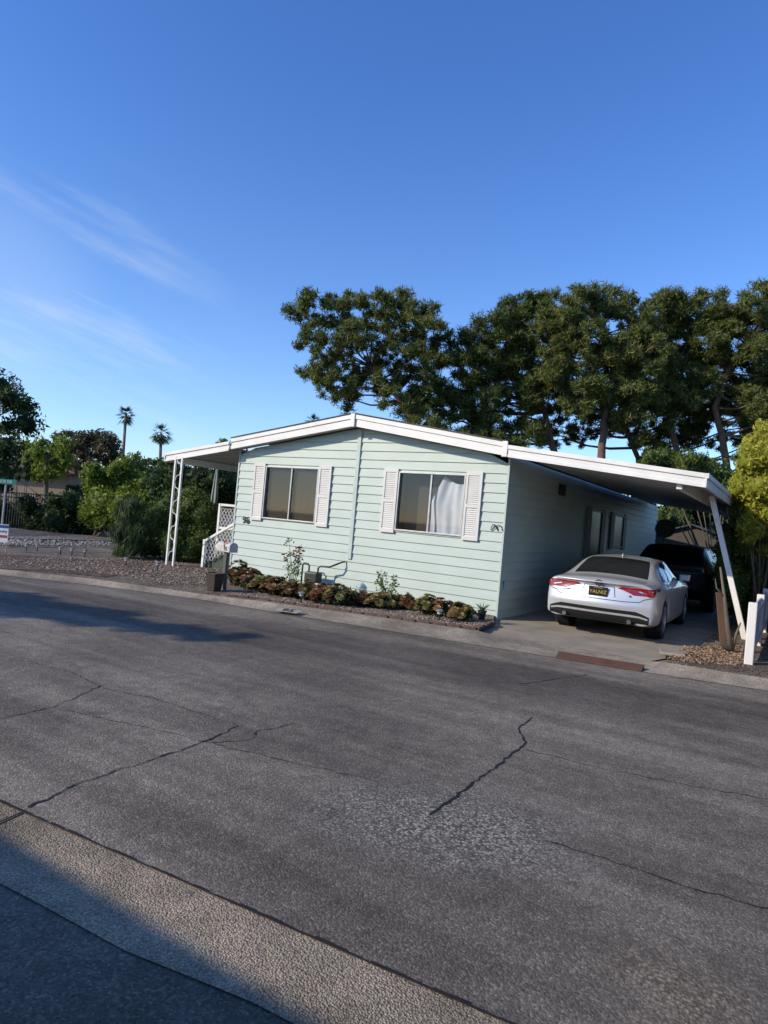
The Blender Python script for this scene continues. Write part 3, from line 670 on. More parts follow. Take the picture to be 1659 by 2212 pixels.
for i, (x, y, r, h) in enumerate(spots):
    c = G(x, y-7); t = thing('succulent_clump', f'red and green rosette succulent clump, {ordn[i]} from the mailbox end of the front bed', 'succulent', c, 0, 'succulent clumps along the front bed')
    mb = MB()
    for k in range(9):
        a = random.uniform(0, 6.28); u = random.uniform(.3,.8); mb.tube([c+Vector((math.cos(a)*u*r*.4, math.sin(a)*u*r*.4, 0)), c+Vector((math.cos(a)*u*r, math.sin(a)*u*r, h*.75))], .012, 5)
    mb.build('stem', bark_grey, t); ML = (LS, LS2, LS, LS3, LS3)[i*3 % 5]; rosettes(c, r, h, 40, t, ML)
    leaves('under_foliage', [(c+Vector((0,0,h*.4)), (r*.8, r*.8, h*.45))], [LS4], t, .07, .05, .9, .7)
M_stem = mat('rose_stem', (.09,.12,.04), None, 5, .7)
def rose(px, py, h, label, nf, seed, lean):
    random.seed(seed); c = G(px, py); t = thing('rose_bush', label, 'rose bush', c); mb = MB(); tips = []
    for k in range(5):
        a = random.uniform(0, 6.28); top = c+Vector((math.cos(a)*.18+lean, math.sin(a)*.12, h*random.uniform(.6, 1))); md = c.lerp(top, .5)+Vector((random.uniform(-.05,.05), random.uniform(-.05,.05), 0)); mb.tube([c, md, top], [.010,.007,.004], 5); tips += [top, md.lerp(top, .5), md]
    mb.build('stem', M_stem, t); leaves('foliage', [(q, .10) for q in tips], [LM['mid']], t, .05, .035, .14, 0, shell=.2)
    for k in range(nf):
        q = tips[(k*3) % len(tips)]+Vector((random.uniform(-.08,.08), random.uniform(-.08,0), random.uniform(-.05,.06))); f = MB()
        for j in range(14):
            a = j*2.4; r = .010+.022*j/14; d = Vector((math.cos(a), math.sin(a), .35)); s = Vector((-math.sin(a), math.cos(a), 0)); p = q+d*r
            f.quad(p-s*.016, p+s*.016, p+s*.014+d*.01+Vector((0,0,.018)), p-s*.014+d*.01+Vector((0,0,.018)))
        f.build('flower', M_red, t)
rose(632, 1278, .98, 'tall thin rose bush with red blooms in front of the left window wall', 9, 3, 0)
rose(838, 1308, .58, 'low rose bush without blooms in front of the right window', 0, 5, -.08)
random.seed(21)
c = G(1040, 1338); al = thing('potted_aloe', 'small aloe in a dark pot at the house corner end of the bed', 'potted plant', c)
mb = MB(); mb.lathe([(.0,.0),(.05,.0),(.07,.13),(.08,.13),(.08,.15),(.065,.15),(.06,.13),(0,.13)], c, 16); mb.build('pot', M_black, al, smooth=False)
mb = MB()
for k in range(13):
    a = k*2.4; L = random.uniform(.12,.2); d = Vector((math.cos(a)*.6, math.sin(a)*.6, 1)).normalized(); b0 = c+Vector((0,0,.12)); mb.tube([b0, b0+d*L*.5, b0+d*L+Vector((math.cos(a), math.sin(a), 0))*.04], [.014,.011,.002], 5)
mb.build('leaf_spikes', mat('aloe_skin', (.10,.16,.06), None, 6, .5), al, smooth=True)
gm = thing('gas_meter', 'dark gas meter and bent pipes against the front wall below the seam strip', 'meter', Vector((-3.6,-.3,LZ)))
M_pipe = mat('meter_grey', (.05,.055,.05), (.035,.036,.035), 8, .5, metal=.3)
for pts in ([(-4.15,-.3,LZ),(-4.15,-.3,.52),(-4.12,-.3,.56),(-4.02,-.3,.56),(-3.98,-.3,.52),(-3.98,-.3,.40)], [(-3.75,-.3,.40),(-3.75,-.3,.50),(-3.7,-.3,.54),(-3.5,-.25,.55),(-3.35,-.15,.64),(-3.3,-.03,.68)]):
    mb = MB(); mb.tube(pts, .018, 8); mb.build('pipe', M_pipe, gm, smooth=True)
mb = MB(); mb.box(-4.02,-3.70,-.4,-.2,.2,.41); mb.build('meter_body', M_pipe, gm, bevel=.03)
# ------------------------------------------------------------------ solar path lights
M_sol = mat('solar_light_top', (.30,.30,.29), None, 5, .4, metal=.5); M_lens = mat('frosted_lens', (.45,.46,.44), None, 5, .3)
slt = [(57,1190),(80,1191),(130,1198),(155,1200),(183,1203),(272,1222),(340,1232),(650,1302),(948,1342)]
wh = ['leftmost in the corner garden','second from the left in the corner garden','third from the left in the corner garden','fourth from the left in the corner garden','fifth from the left in the corner garden','near the middle of the corner garden','nearest the lattice post','in the front bed below the left window','in the front bed below the right window']
proto = None
for (x, y), w in zip(slt, wh):
    c = G(x, y); lb = f'small round-capped solar path light, {w}'
    if proto is None:
        t = thing('solar_light', lb, 'path light', (0,0,0), 0, 'solar path lights')
        kids = [MB().lathe([(.0,0),(.012,0),(.012,.12),(0,.12)], n=8).build('stake', M_black, t, local=True), MB().lathe([(.0,.11),(.035,.115),(.04,.155),(0,.155)], n=14).build('lens', M_lens, t, local=True), MB().lathe([(.0,.155),(.06,.155),(.063,.163),(.04,.182),(0,.19)], n=16).build('cap', M_sol, t, local=True)]
        proto = t; t.location = c
    else:
        t = proto.copy(); C.objects.link(t); t.location = c; t['label'] = lb
        for q in kids:
            k = q.copy(); C.objects.link(k); k.parent = t
# ------------------------------------------------------------------ cars
M_tyre = mat('tyre_rubber', (.012,.012,.012), (.02,.02,.02), 20, .8); M_rim = mat('alloy_rim', (.45,.46,.48), None, 6, .35, metal=.9)
M_well = mat('wheel_well', (.006,.006,.006), None, 6, .9)
M_lamp = mat('tail_lamp_red', (.26,.006,.006), (.17,.004,.004), 9, .15, spec=.5, coat=.5); M_plate = mat('plate_black', (.01,.01,.01), None, 5, .4); M_gold = mat('plate_yellow', (.46,.31,.055), None, 5, .5)
M_chrome = mat('chrome', (.75,.75,.75), None, 6, .15, metal=1); M_carglass = mat('car_glass', (.012,.014,.015), (.02,.022,.024), 2, .04, spec=.8); M_gap = mat('panel_gap', (.01,.01,.01), None, 5, .8)
M_trimgrey = mat('silver_trim', (.55,.55,.55), None, 5, .3, metal=.5)
def arch(y, yc, R_=.385, zc=.335, lo=.2):
    d = abs(y-yc); return lo if d >= R_ else zc+math.sqrt(R_*R_-d*d)*.98
def car(root, stn, paint, rearY, wheels, wr=.335):
    V = []; Fc = []; cre = {}
    def sect(y, hw, zb, zs, zt, hwt):
        z2 = max(.56, zb+.08); z2 = min(z2, zs-.08)
        h = [(hw*.86, zb), (hw*.985, zb+.05), (hw, z2), (hw*.985, zs-.06 if zs-.06 > z2 else z2+.02), (hw*.945, zs), ((hw*.945+hwt)/2+.015, (zs+zt-.045)/2), (hwt, zt-.045), (hwt*.55, zt-.008), (0, zt)]
        return [(x, y, z) for x, z in h]+[(-x, y, z) for x, z in h[-2::-1]]
    rings = []
    for s in stn:
        r = sect(*s); rings.append(list(range(len(V), len(V)+17))); V.extend(r)
    for a, b in zip(rings, rings[1:]):
        for i in range(16): Fc.append((a[i], a[i+1], b[i+1], b[i]))
        Fc.append((a[16], a[0], b[0], b[16]))
        for i, w in ((0,.8),(1,.4),(3,.6),(4,.55),(6,.4)):
            for j in (i, 16-i): cre[frozenset((a[j], b[j]))] = w
    def cap(ring, ys, sgn):
        rows = []
        for i in range(6):
            r = V[ring[i]]; row = [ring[16-i]]
            for f, dy in ((-.55,.03), (0,0), (.55,.03)):
                row.append(len(V)); V.append((r[0]*f, ys[i]+dy if sgn > 0 else ys[i]-dy, r[2]))
            row.append(ring[i]); rows.append(row)
        rows.append([ring[10], ring[9], ring[8], ring[7], ring[6]])
        for a, b in zip(rows, rows[1:]):
            for k in range(4): Fc.append((a[k], a[k+1], b[k+1], b[k]))
        if sgn > 0:
            for ri, w in ((0,.9),(2,.8),(3,.7),(5,.9)):
                for k in range(4): cre[frozenset((rows[ri][k], rows[ri][k+1]))] = w
            for ri in range(6):
                for k in (0, 4): cre[frozenset((rows[ri][k], rows[ri+1][k]))] = .5
    cap(rings[0], rearY, 1)
    yl_ = stn[-1][0]; cap(rings[-1], [yl_+.05, yl_+.08, yl_+.09, yl_+.08, yl_+.06, yl_+.04], -1)
    me = bpy.data.meshes.new('body'); me.from_pydata(V, [], Fc); bm = bmesh.new(); bm.from_mesh(me); bmesh.ops.recalc_face_normals(bm, faces=bm.faces)
    cl_ = bm.edges.layers.float.get('crease_edge') or bm.edges.layers.float.new('crease_edge')
    bm.verts.index_update()
    for e in bm.edges:
        w = cre.get(frozenset((e.verts[0].index, e.verts[1].index)))
        if w: e[cl_] = w
    bm.to_mesh(me); bm.free()
    o = bpy.data.objects.new('tmp', me); C.objects.link(o); md = o.modifiers.new('s', 'SUBSURF'); md.levels = 3; md.render_levels = 3
    dg = bpy.context.evaluated_depsgraph_get(); m2 = bpy.data.meshes.new_from_object(o.evaluated_get(dg)); bpy.data.objects.remove(o)
    m2.name = 'body'; m2.materials.clear(); m2.materials.append(paint); m2.shade_smooth(); body = link(bpy.data.objects.new('body', m2), root, True)
    bvh = BVHTree.FromPolygons([v.co[:] for v in m2.vertices], [p.vertices[:] for p in m2.polygons])
    for (wx, wy) in wheels:
        s = 1 if wx > 0 else -1
        prof = [(wr*.66, -.09), (wr*.93, -.10), (wr, -.07), (wr, .07), (wr*.95, .098), (wr*.68, .10), (wr*.66, .085)]
        ty = MB().lathe([(r, h*s) for r, h in prof], (wx, wy, wr), 32, 'x').build('wheel', M_tyre, root, smooth=True, local=True)
        rm = MB(); rm.lathe([(wr*.70, .092*s), (wr*.66, .098*s), (wr*.62, .07*s), (wr*.60, -.06*s)], (wx, wy, wr), 32, 'x')
        for k in range(10):
            a = 2*math.pi*(k//2)/5+(.16 if k % 2 else -.16); dd = Vector((0, math.cos(a), math.sin(a))); cc = Vector((wx+.075*s, wy, wr)); rm.bar(cc+dd*.03, cc+dd*wr*.64+Vector((.012*s,0,0)), .02, .035, Vector((1,0,0)))
        rm.lathe([(0, .09*s), (.045, .085*s), (.05, .06*s)], (wx, wy, wr), 16, 'x'); rm.build('rim', M_rim, ty)
        MB().lathe([(0, .04*s), (wr*.62, .04*s)], (wx, wy, wr), 24, 'x').build('brake_disc', M_well, ty)
        wl = MB(); wl.lathe([(0,-.16*s), (wr+.06,-.16*s), (wr+.06,.03*s)], (wx, wy, wr+.02), 24, 'x'); wl.build('wheel_well', M_well, root, local=True)
    return body, bvh
def cast(bvh, a, b, mode, off):
    O, D_ = {'rear': (Vector((a,-3,b)), Vector((0,1,0))), 'right': (Vector((3,a,b)), Vector((-1,0,0))), 'left': (Vector((-3,a,b)), Vector((1,0,0))), 'top': (Vector((a,b,3)), Vector((0,0,-1)))}[mode]
    h, nrm, i, d = bvh.ray_cast(O, D_)
    if h is None: return None
    if nrm.dot(D_) > 0: nrm = -nrm
    return h+nrm*off
def patch(bvh, poly, mode, off, name, M, parent, cuts=5, local=True):
    bm = bmesh.new(); f = bm.faces.new([bm.verts.new((a, b, 0)) for a, b in poly]); bmesh.ops.triangulate(bm, faces=[f]); bmesh.ops.subdivide_edges(bm, edges=bm.edges[:], cuts=cuts, use_grid_fill=True)
    bad = []
    for v in bm.verts:
        h = cast(bvh, v.co.x, v.co.y, mode, off)
        if h is None: bad.append(v)
        else: v.co = h
    if bad: bmesh.ops.delete(bm, geom=bad, context='VERTS')
    bmesh.ops.recalc_face_normals(bm, faces=bm.faces); me = bpy.data.meshes.new(name); bm.to_mesh(me); bm.free(); me.materials.append(M); me.shade_smooth()
    return link(bpy.data.objects.new(name, me), parent, local)
def seams(bvh, lines, parent, w=.007):
    for mode, pts in lines:
        mb = MB(); fine = []
        for a, b in zip(pts, pts[1:]):
            n = max(2, int(math.dist(a, b)/.03)); fine += [(a[0]+(b[0]-a[0])*j/n, a[1]+(b[1]-a[1])*j/n) for j in range(n)]
        fine.append(pts[-1])
        for p, q in zip(fine, fine[1:]):
            L = math.dist(p, q); nx, ny = -(q[1]-p[1])/L*w/2, (q[0]-p[0])/L*w/2
            hs_ = [cast(bvh, *c_, mode, .002) for c_ in ((p[0]-nx, p[1]-ny), (q[0]-nx, q[1]-ny), (q[0]+nx, q[1]+ny), (p[0]+nx, p[1]+ny))]
            if all(hs_): mb.quad(*hs_)
        if mb.v: mb.build('panel_gap', M_gap, parent, local=True)
def zbs(lst, yr, yf):
    return [(y, hw, max(zb, arch(y, yr, lo=zb), arch(y, yf, lo=zb)), zs, zt, hwt) for y, hw, zb, zs, zt, hwt in lst]
M_silver = mat('silver_white_paint', (.53,.54,.56), (.51,.52,.54), 2, .3, metal=.4, spec=.5, coat=.6)
sed = thing('parked_sedan', 'silver white four-door sedan parked at the front of the carport, rear to the road', 'car', (1.74,-.17,DZ), rad(1)); sed.scale = (.97,.97,.97)
yr, yf = 1.05, 3.85
S = [(.11,.86,.28,.88,.985,.69),(.35,.895,.24,.90,.995,.69),(.655,.915,.22,.91,1.0,.68),(.69,.918,.22,.91,1.002,.68),(.77,.92,.22,.91,1.01,.675),(.88,.923,.22,.91,1.05,.66),(1.05,.925,.22,.91,1.13,.64),(1.22,.925,.22,.91,1.20,.625),(1.33,.925,.22,.91,1.245,.615),(1.41,.925,.22,.91,1.27,.61),(1.445,.925,.20,.91,1.28,.605),(1.8,.925,.19,.905,1.34,.60),(2.4,.925,.19,.90,1.36,.595),(2.95,.925,.19,.89,1.325,.59),(3.35,.92,.19,.885,1.18,.60),(3.455,.92,.22,.88,1.14,.605),(3.49,.92,.22,.88,1.125,.61),(3.57,.92,.22,.875,1.09,.615),(3.68,.918,.22,.87,1.045,.625),(3.85,.915,.22,.86,.99,.64),(4.02,.91,.22,.85,.96,.65),(4.13,.905,.22,.84,.945,.65),(4.21,.90,.22,.83,.935,.65),(4.245,.895,.22,.825,.93,.65),(4.6,.85,.24,.74,.85,.6),(4.8,.74,.30,.66,.76,.5)]
S = zbs(S, yr, yf)
body, bvh = car(sed, S, M_silver, [.09,.03,-.03,.045,.06,-.02], [(.80,yr),(-.80,yr),(.80,yf),(-.80,yf)])
patch(bvh, [(-.62,.82),(.62,.82),(.60,1.0),(.55,1.36),(.50,1.60),(-.50,1.60),(-.55,1.36),(-.60,1.0)], 'top', .004, 'rear_window', M_carglass, sed, 6)
patch(bvh, [(-.52,3.02),(.52,3.02),(.59,3.62),(-.59,3.62)], 'top', .004, 'windshield', M_carglass, sed, 6)
for sd_ in ('right', 'left'):
    patch(bvh, [(1.22,.965),(2.20,.945),(2.20,1.27),(1.90,1.26),(1.56,1.18)], sd_, .004, 'side_window', M_carglass, sed)
    patch(bvh, [(2.28,.945),(3.30,.925),(2.92,1.21),(2.60,1.28),(2.28,1.275)], sd_, .004, 'side_window', M_carglass, sed)
    seams(bvh, [(sd_, [(2.24,.94),(2.24,.32)]), (sd_, [(1.30,.93),(1.30,.80),(1.48,.5)]), (sd_, [(3.32,.90),(3.36,.32)]), (sd_, [(1.48,.30),(3.36,.30)])], sed)
    s = 1 if sd_ == 'right' else -1
    for y in (1.42, 2.42):
        p = cast(bvh, y, .82, sd_, .0); q = cast(bvh, y+.2, .82, sd_, 0); mb = MB(); e = Vector((.022*s,0,0)); mb.bar(p+e, q+e, .025, .022); mb.build('door_handle', M_silver, sed, bevel=.006, local=True)
    p = cast(bvh, 3.02, .95, sd_, 0); mb = MB(); mb.obox(p+Vector((.11*s,0,.05)), Vector((.10,0,0)), Vector((0,.05,0)), Vector((0,0,.065))); mb.build('side_mirror', M_silver, sed, bevel=.03, local=True)
for s in (1,-1):
    tl = patch(bvh, [(x*s, z) for x, z in [(.40,.845),(.47,.87),(.60,.882),(.86,.876),(.865,.785),(.83,.745),(.77,.755),(.66,.795),(.50,.82)]], 'rear', .008, 'tail_light', M_lamp, sed, 4)
    patch(bvh, [(x*s, z) for x, z in [(.62,.817),(.76,.787),(.76,.80),(.63,.83)]], 'rear', .011, 'lamp_strip', M_chrome, tl, 3)
    patch(bvh, [(.07,.755),(.20,.795),(.48,.858),(.48,.874),(.22,.876),(.07,.874)], 'right' if s > 0 else 'left', .008, 'tail_light', M_lamp, sed, 3)
patch(bvh, [(-.80,.285),(.80,.285),(.80,.43),(.70,.47),(.60,.50),(-.60,.50),(-.70,.47),(-.80,.43)], 'rear', .006, 'rear_diffuser', M_gap, sed, 6)
patch(bvh, [(-.78,.38),(-.66,.405),(-.50,.41),(.50,.41),(.66,.405),(.78,.38),(.78,.405),(.66,.435),(.50,.445),(-.50,.445),(-.66,.435),(-.78,.405)], 'rear', .012, 'bumper_trim', M_trimgrey, sed, 3)
seams(bvh, [('rear', [(-.85,.745),(-.70,.70),(-.645,.655),(-.40,.64),(.40,.64),(.645,.655),(.70,.70),(.85,.745)]), ('rear', [(-.27,.69),(-.24,.85),(.24,.85),(.27,.69)])], sed, .011)
py_ = cast(bvh, 0, .74, 'rear', 0).y-.022
mb = MB(); mb.box(-.155,.155,py_,py_+.02,.68,.835); pl_ = mb.build('number_plate', M_plate, sed, bevel=.006, local=True)
text('YALNIZ', .080, 'plate_letters', M_gold, pl_, at(0, py_-.002, .748), .001, True); text('CALIFORNIA', .026, 'plate_state', M_gold, pl_, at(0, py_-.002, .815), .001, True)
ey = cast(bvh, 0, .895, 'rear', 0).y-.012
mb = MB(); ring = [(.055*math.cos(t), ey, .90+.045*math.sin(t)) for t in np.linspace(0, 2*math.pi, 25)]; mb.tube(ring, .007, 6, False); mb.box(-.068,.068,ey-.008,ey+.004,.89,.91); mb.build('emblem', M_gap, sed, local=True)
for tx, x, z, sz in (('ALTIMA', -.52, .735, .04), ('SR', .50, .735, .04)):
    h = cast(bvh, x, z, 'rear', 0); text(tx, sz, 'badge', M_gap, sed, at(x, h.y-.012, z), .004, True)
for s in (1,-1):
    mb = MB(); mb.tube([(.52*s,-.02,.33), (.52*s,.12,.33)], .035, 12); mb.build('exhaust_tip', M_chrome, sed, local=True)
hf = cast(bvh, 0, 1.82, 'top', 0); mb = MB(); mb.quad((-.012,1.72,hf.z), (.012,1.72,hf.z), (0,1.74,hf.z+.06), (0,1.76,hf.z+.06)); mb.quad((-.012,1.72,hf.z), (0,1.76,hf.z+.06), (0,1.95,hf.z)); mb.quad((.012,1.72,hf.z), (0,1.76,hf.z+.06), (0,1.95,hf.z)); mb.build('roof_antenna', M_silver, sed, local=True)
M_dk = mat('black_car_paint', (.008,.009,.011), (.010,.010,.013), 2, .45, spec=.2, coat=.1); M_dkglass = mat('shade_toned_car_glass', (.006,.007,.008), None, 2, .25, spec=.2)  # SUV glass: darker, duller car glass with carport shade in its colour
suv = thing('parked_suv', 'dark sport utility vehicle parked in front of the sedan deep in the carport shade', 'car', (1.82,6.2,DZ), 0)
S2 = zbs([(.12,.84,.42,1.02,1.22,.70),(.24,.90,.32,1.05,1.46,.66),(.45,.93,.28,1.06,1.55,.64),(.60,.94,.28,1.06,1.58,.635),(.63,.94,.28,1.06,1.585,.635),(.72,.94,.28,1.06,1.59,.635),(.82,.94,.28,1.06,1.595,.63),(1.0,.94,.28,1.06,1.60,.63),(1.18,.94,.28,1.06,1.605,.63),(1.28,.94,.28,1.06,1.61,.63),(1.37,.94,.28,1.055,1.61,.63),(1.40,.94,.26,1.055,1.61,.63),(2.2,.94,.25,1.05,1.62,.62),(2.9,.94,.25,1.04,1.58,.61),(3.36,.94,.25,1.03,1.36,.62),(3.40,.94,.28,1.03,1.34,.63),(3.49,.94,.28,1.02,1.28,.64),(3.6,.94,.28,1.02,1.21,.66),(3.78,.93,.28,1.01,1.14,.70),(3.96,.93,.28,1.0,1.12,.70),(4.07,.92,.28,.99,1.11,.70),(4.16,.92,.28,.98,1.10,.70),(4.20,.91,.28,.97,1.09,.70),(4.5,.86,.32,.88,1.0,.62)], 1.0, 3.78)
b2, bv2 = car(suv, S2, M_dk, [.08,.03,.0,.03,.05,.06], [(.82,1.0),(-.82,1.0),(.82,3.78),(-.82,3.78)], .36)
patch(bv2, [(-.66,1.10),(.66,1.10),(.58,1.44),(-.58,1.44)], 'rear', .005, 'rear_window', M_dkglass, suv)
for sd_ in ('right', 'left'):
    patch(bv2, [(.5,1.12),(1.5,1.12),(1.5,1.50),(.75,1.48)], sd_, .004, 'side_window', M_dkglass, suv); patch(bv2, [(1.58,1.12),(3.1,1.10),(2.75,1.46),(1.58,1.50)], sd_, .004, 'side_window', M_dkglass, suv)
    s = 1 if sd_ == 'right' else -1
    patch(bv2, [(x*s, z) for x, z in [(.70,.98),(.83,.98),(.80,1.25),(.70,1.25)]], 'rear', .006, 'tail_light', M_lamp, suv, 3)
    p = cast(bv2, 3.0, 1.1, sd_, 0); mb = MB(); mb.obox(p+Vector((.11*s,0,.05)), Vector((.10,0,0)), Vector((0,.05,0)), Vector((0,0,.08))); mb.build('side_mirror', M_dk, suv, bevel=.03, local=True)
# ------------------------------------------------------------------ steel ramp at the driveway
M_rust = mat('rusty_steel', (.125,.06,.04), (.075,.042,.032), 5, .8, .4, 40)
ra, rb, rc, rdv = G(1207,1408,.05), G(1392,1438,.05), G(1386,1450,.01), G(1200,1420,.01)
rp = thing('kerb_ramp', 'rusty brown steel kerb ramp plate in front of the driveway', 'ramp', (ra+rc)/2)
mb = MB(); mb.v += [tuple(q) for q in (rdv+Vector((0,0,.012)), rc+Vector((0,0,.012)), rb+Vector((0,0,.012)), ra+Vector((0,0,.012)))]+[(q.x, q.y, .004) for q in (rdv, rc, rb, ra)]
mb.f += [(0,1,2,3),(7,6,5,4),(0,4,5,1),(1,5,6,2),(2,6,7,3),(3,7,4,0)]; mb.build('ramp_plate', M_rust, rp, bevel=.004)
c = G(1452, 1412); pv = MB(); pv.obox(c+Vector((0,0,.01)), Vector((.16,.03,0)), Vector((-.03,.16,0)), Vector((0,0,.02))); o = pv.build('concrete_paver', M_drive, bevel=.01); tag(o, 'pale square concrete paver beside the driveway near the slanted post', 'paver')
# ------------------------------------------------------------------ white fence at right
fx, fy = 3.93, -.68
wf = thing('white_fence', 'low white board fence at the right edge of the frame', 'fence', (fx, fy, LZ))
for y in (fy, fy+2.2, fy+4.4):
    mb = MB(); mb.box(fx-.055,fx+.055,y-.055,y+.055,LZ-.02,.91); mb.build('post', M_wht, wf, bevel=.012)
mb = MB(); y = fy+.07
while y < fy+4.4:
    if abs((y-fy) % 2.2-1.1) < 1.03: mb.box(fx-.012,fx+.012,y,y+.135,.16,.86)
    y += .139
mb.build('picket_panel', M_wht, wf)
for z in (.25,.72):
    mb = MB(); mb.box(fx+.013,fx+.05,fy,fy+4.4,z,z+.08); mb.build('rail', M_wht, wf)
M_wood = mat('weathered_wood', (.14,.085,.055), (.085,.055,.038), 4, .9, .6, 30, stretch=(1,1,.2))
c = G(1580, 1408); sv = thing('bare_sapling', 'bare crooked trunk with short stubs beside the slanted carport post', 'tree', c)
D_ = (c-CAM).dot(fw); mb = MB(); mb.tube([c, P(1572,1360,D_), P(1565,1290,D_), P(1556,1225,D_)], [.045,.032,.024,.014], 8); mb.tube([c, P(1590,1370,D_), P(1600,1345,D_)], [.035,.02,.01], 7); mb.tube([P(1565,1290,D_), P(1548,1270,D_), P(1545,1250,D_)], [.018,.012,.005], 6); mb.tube([c, P(1560,1392,D_), P(1545,1385,D_)], [.04,.025,.01], 7); mb.build('trunk', bark_grey, sv, smooth=True)
c = G(1562, 1390); wb = MB(); D_ = (c-CAM).dot(fw); a = P(1553,1280,D_)
wb.obox((c+a)/2, Vector((.045,.02,0)), Vector((-.008,.014,0)), (a-c)/2); o = wb.build('wooden_plank', M_wood, bevel=.006); tag(o, 'upright brown weathered plank behind the bare trunk by the carport post', 'plank')
c = P(1437, 1142, 18.5); sdh = thing('satellite_dish', 'grey satellite dish seen under the far end of the carport', 'satellite dish', (c.x, c.y, LZ))
prof = [(0.001,-.06),(.12,-.05),(.22,-.02),(.27,.02)]
M_dish = mat('dish_grey', (.22,.22,.23), None, 5, .5); mb = MB(); mb.lathe(prof, (0,0,0), 20); rot = Matrix.Translation(c) @ (CAM-c+Vector((-4,0,5))).to_track_quat('Z', 'Y').to_matrix().to_4x4(); mb.v = [tuple(rot @ Vector(v)) for v in mb.v]; mb.build('reflector', M_dish, sdh, smooth=True)
mb = MB(); mb.tube([(c.x,c.y,LZ), (c.x,c.y,c.z-.1), (c.x,c.y+.05,c.z)], .025, 8); mb.build('mast', M_dish, sdh); mb = MB(); e = rot @ Vector((0,-.05,.3)); mb.tube([rot @ Vector((0,-.28,.0)), e], .012, 6); mb.obox(e, Vector((.03,0,0)), Vector((0,.03,0)), Vector((0,0,.03))); mb.build('feed_arm', M_dish, sdh)
M_shedr = mat('grey_shed_roof', (.07,.07,.07), (.05,.05,.05), 5, .8, .3, 30); M_shedw = mat('shed_wall', (.08,.07,.06), (.06,.055,.045), 3, .8)
c = P(1500, 1190, 27); sh = thing('garden_shed', 'grey gabled shed beyond the carport', 'shed', (c.x, c.y, LZ))
mb = MB(); mb.box(c.x-2,c.x+2,c.y-1.2,c.y+1.2,0,1.75); mb.quad((c.x-2,c.y-1.2,1.75), (c.x+2,c.y-1.2,1.75), (c.x,c.y-1.2,2.4)); mb.build('wall', M_shedw, sh)
mb = MB()
for s in (1,-1): mb.bar((c.x+s*2.2,c.y,1.70), (c.x,c.y,2.43), 2.8, .05)
mb.build('roof', M_shedr, sh)
# ------------------------------------------------------------------ pines
D1 = 31
T1 = [(650,655),(700,640),(760,645),(800,658),(850,642),(900,666),(940,698),(962,728),(968,760),(950,800),(940,850),(958,912),(900,907),(860,880),(830,852),(790,835),(765,863),(735,885),(722,850),(692,832),(663,800),(700,770),(648,742),(700,719),(652,690)]
T2 = [(1000,735),(1025,705),(1060,705),(1080,664),(1120,650),(1190,651),(1205,690),(1200,760),(1203,830),(1165,868),(1150,938),(1090,963),(1000,960),(932,930),(957,842),(992,800),(988,762)]
T3 = [(1186,661),(1240,638),(1290,643),(1330,635),(1365,651),(1408,692),(1430,740),(1408,800),(1396,888),(1340,905),(1330,848),(1270,885),(1230,900),(1197,838),(1190,750)]
T4 = [(1406,682),(1445,651),(1500,635),(1559,645),(1573,720),(1556,800),(1540,885),(1450,912),(1396,868),(1402,760)]
T5 = [(1561,651),(1620,635),(1700,626),(1750,700),(1740,890),(1660,938),(1594,905),(1556,800),(1555,720)]
T6 = [(1110,835),(1440,840),(1560,830),(1720,850),(1720,990),(1660,1010),(1600,985),(1520,955),(1430,965),(1330,945),(1165,965)]
PG = dict(ln=.25, wd=.046, cover=.70, group=None, tuft=True)
tree('pine_tree', 'wide leaning pine with ragged crown, leftmost above the mint roof', 'tree', T1, D1, 1.4, 25, 76, 'pine', [(915,1150),(905,960),(880,890),(850,850),(800,790)], .20, **PG)
tree('pine_tree', 'pine with dense dark low crown right of the leaning pine', 'tree', T2, D1+1, 1.4, 28, 78, 'pine2', [(1225,1150),(1200,980),(1175,890),(1140,790),(1100,720)], .20, **PG)
tree('pine_tree', 'tall pine with a straight trunk, middle of the row behind the carport', 'tree', T3, D1-1, 1.4, 27, 74, 'pine', [(1300,1150),(1298,985),(1310,890),(1330,790),(1300,700)], .22, **PG)
tree('pine_tree', 'slim pine with leaning trunk, second from the right behind the carport', 'tree', T4, D1+1, 1.4, 27, 60, 'pine', [(1500,1150),(1465,980),(1440,890),(1480,790),(1500,700)], .18, **PG)
tree('pine_tree', 'large pine cut by the right edge of the frame', 'tree', T5, D1, 1.4, 28, 60, 'pine', [(1600,1150),(1570,1000),(1545,880),(1580,780),(1640,700)], .2, **PG)
tree('pine_tree', 'shaded sparse pine with low thin boughs behind the row at right', 'tree', T6, D1+4, 2, 22, 84, 'pine2', [(1400,1150),(1380,990),(1340,900),(1400,860),(1500,850)], .16, limbs=.45, **PG)
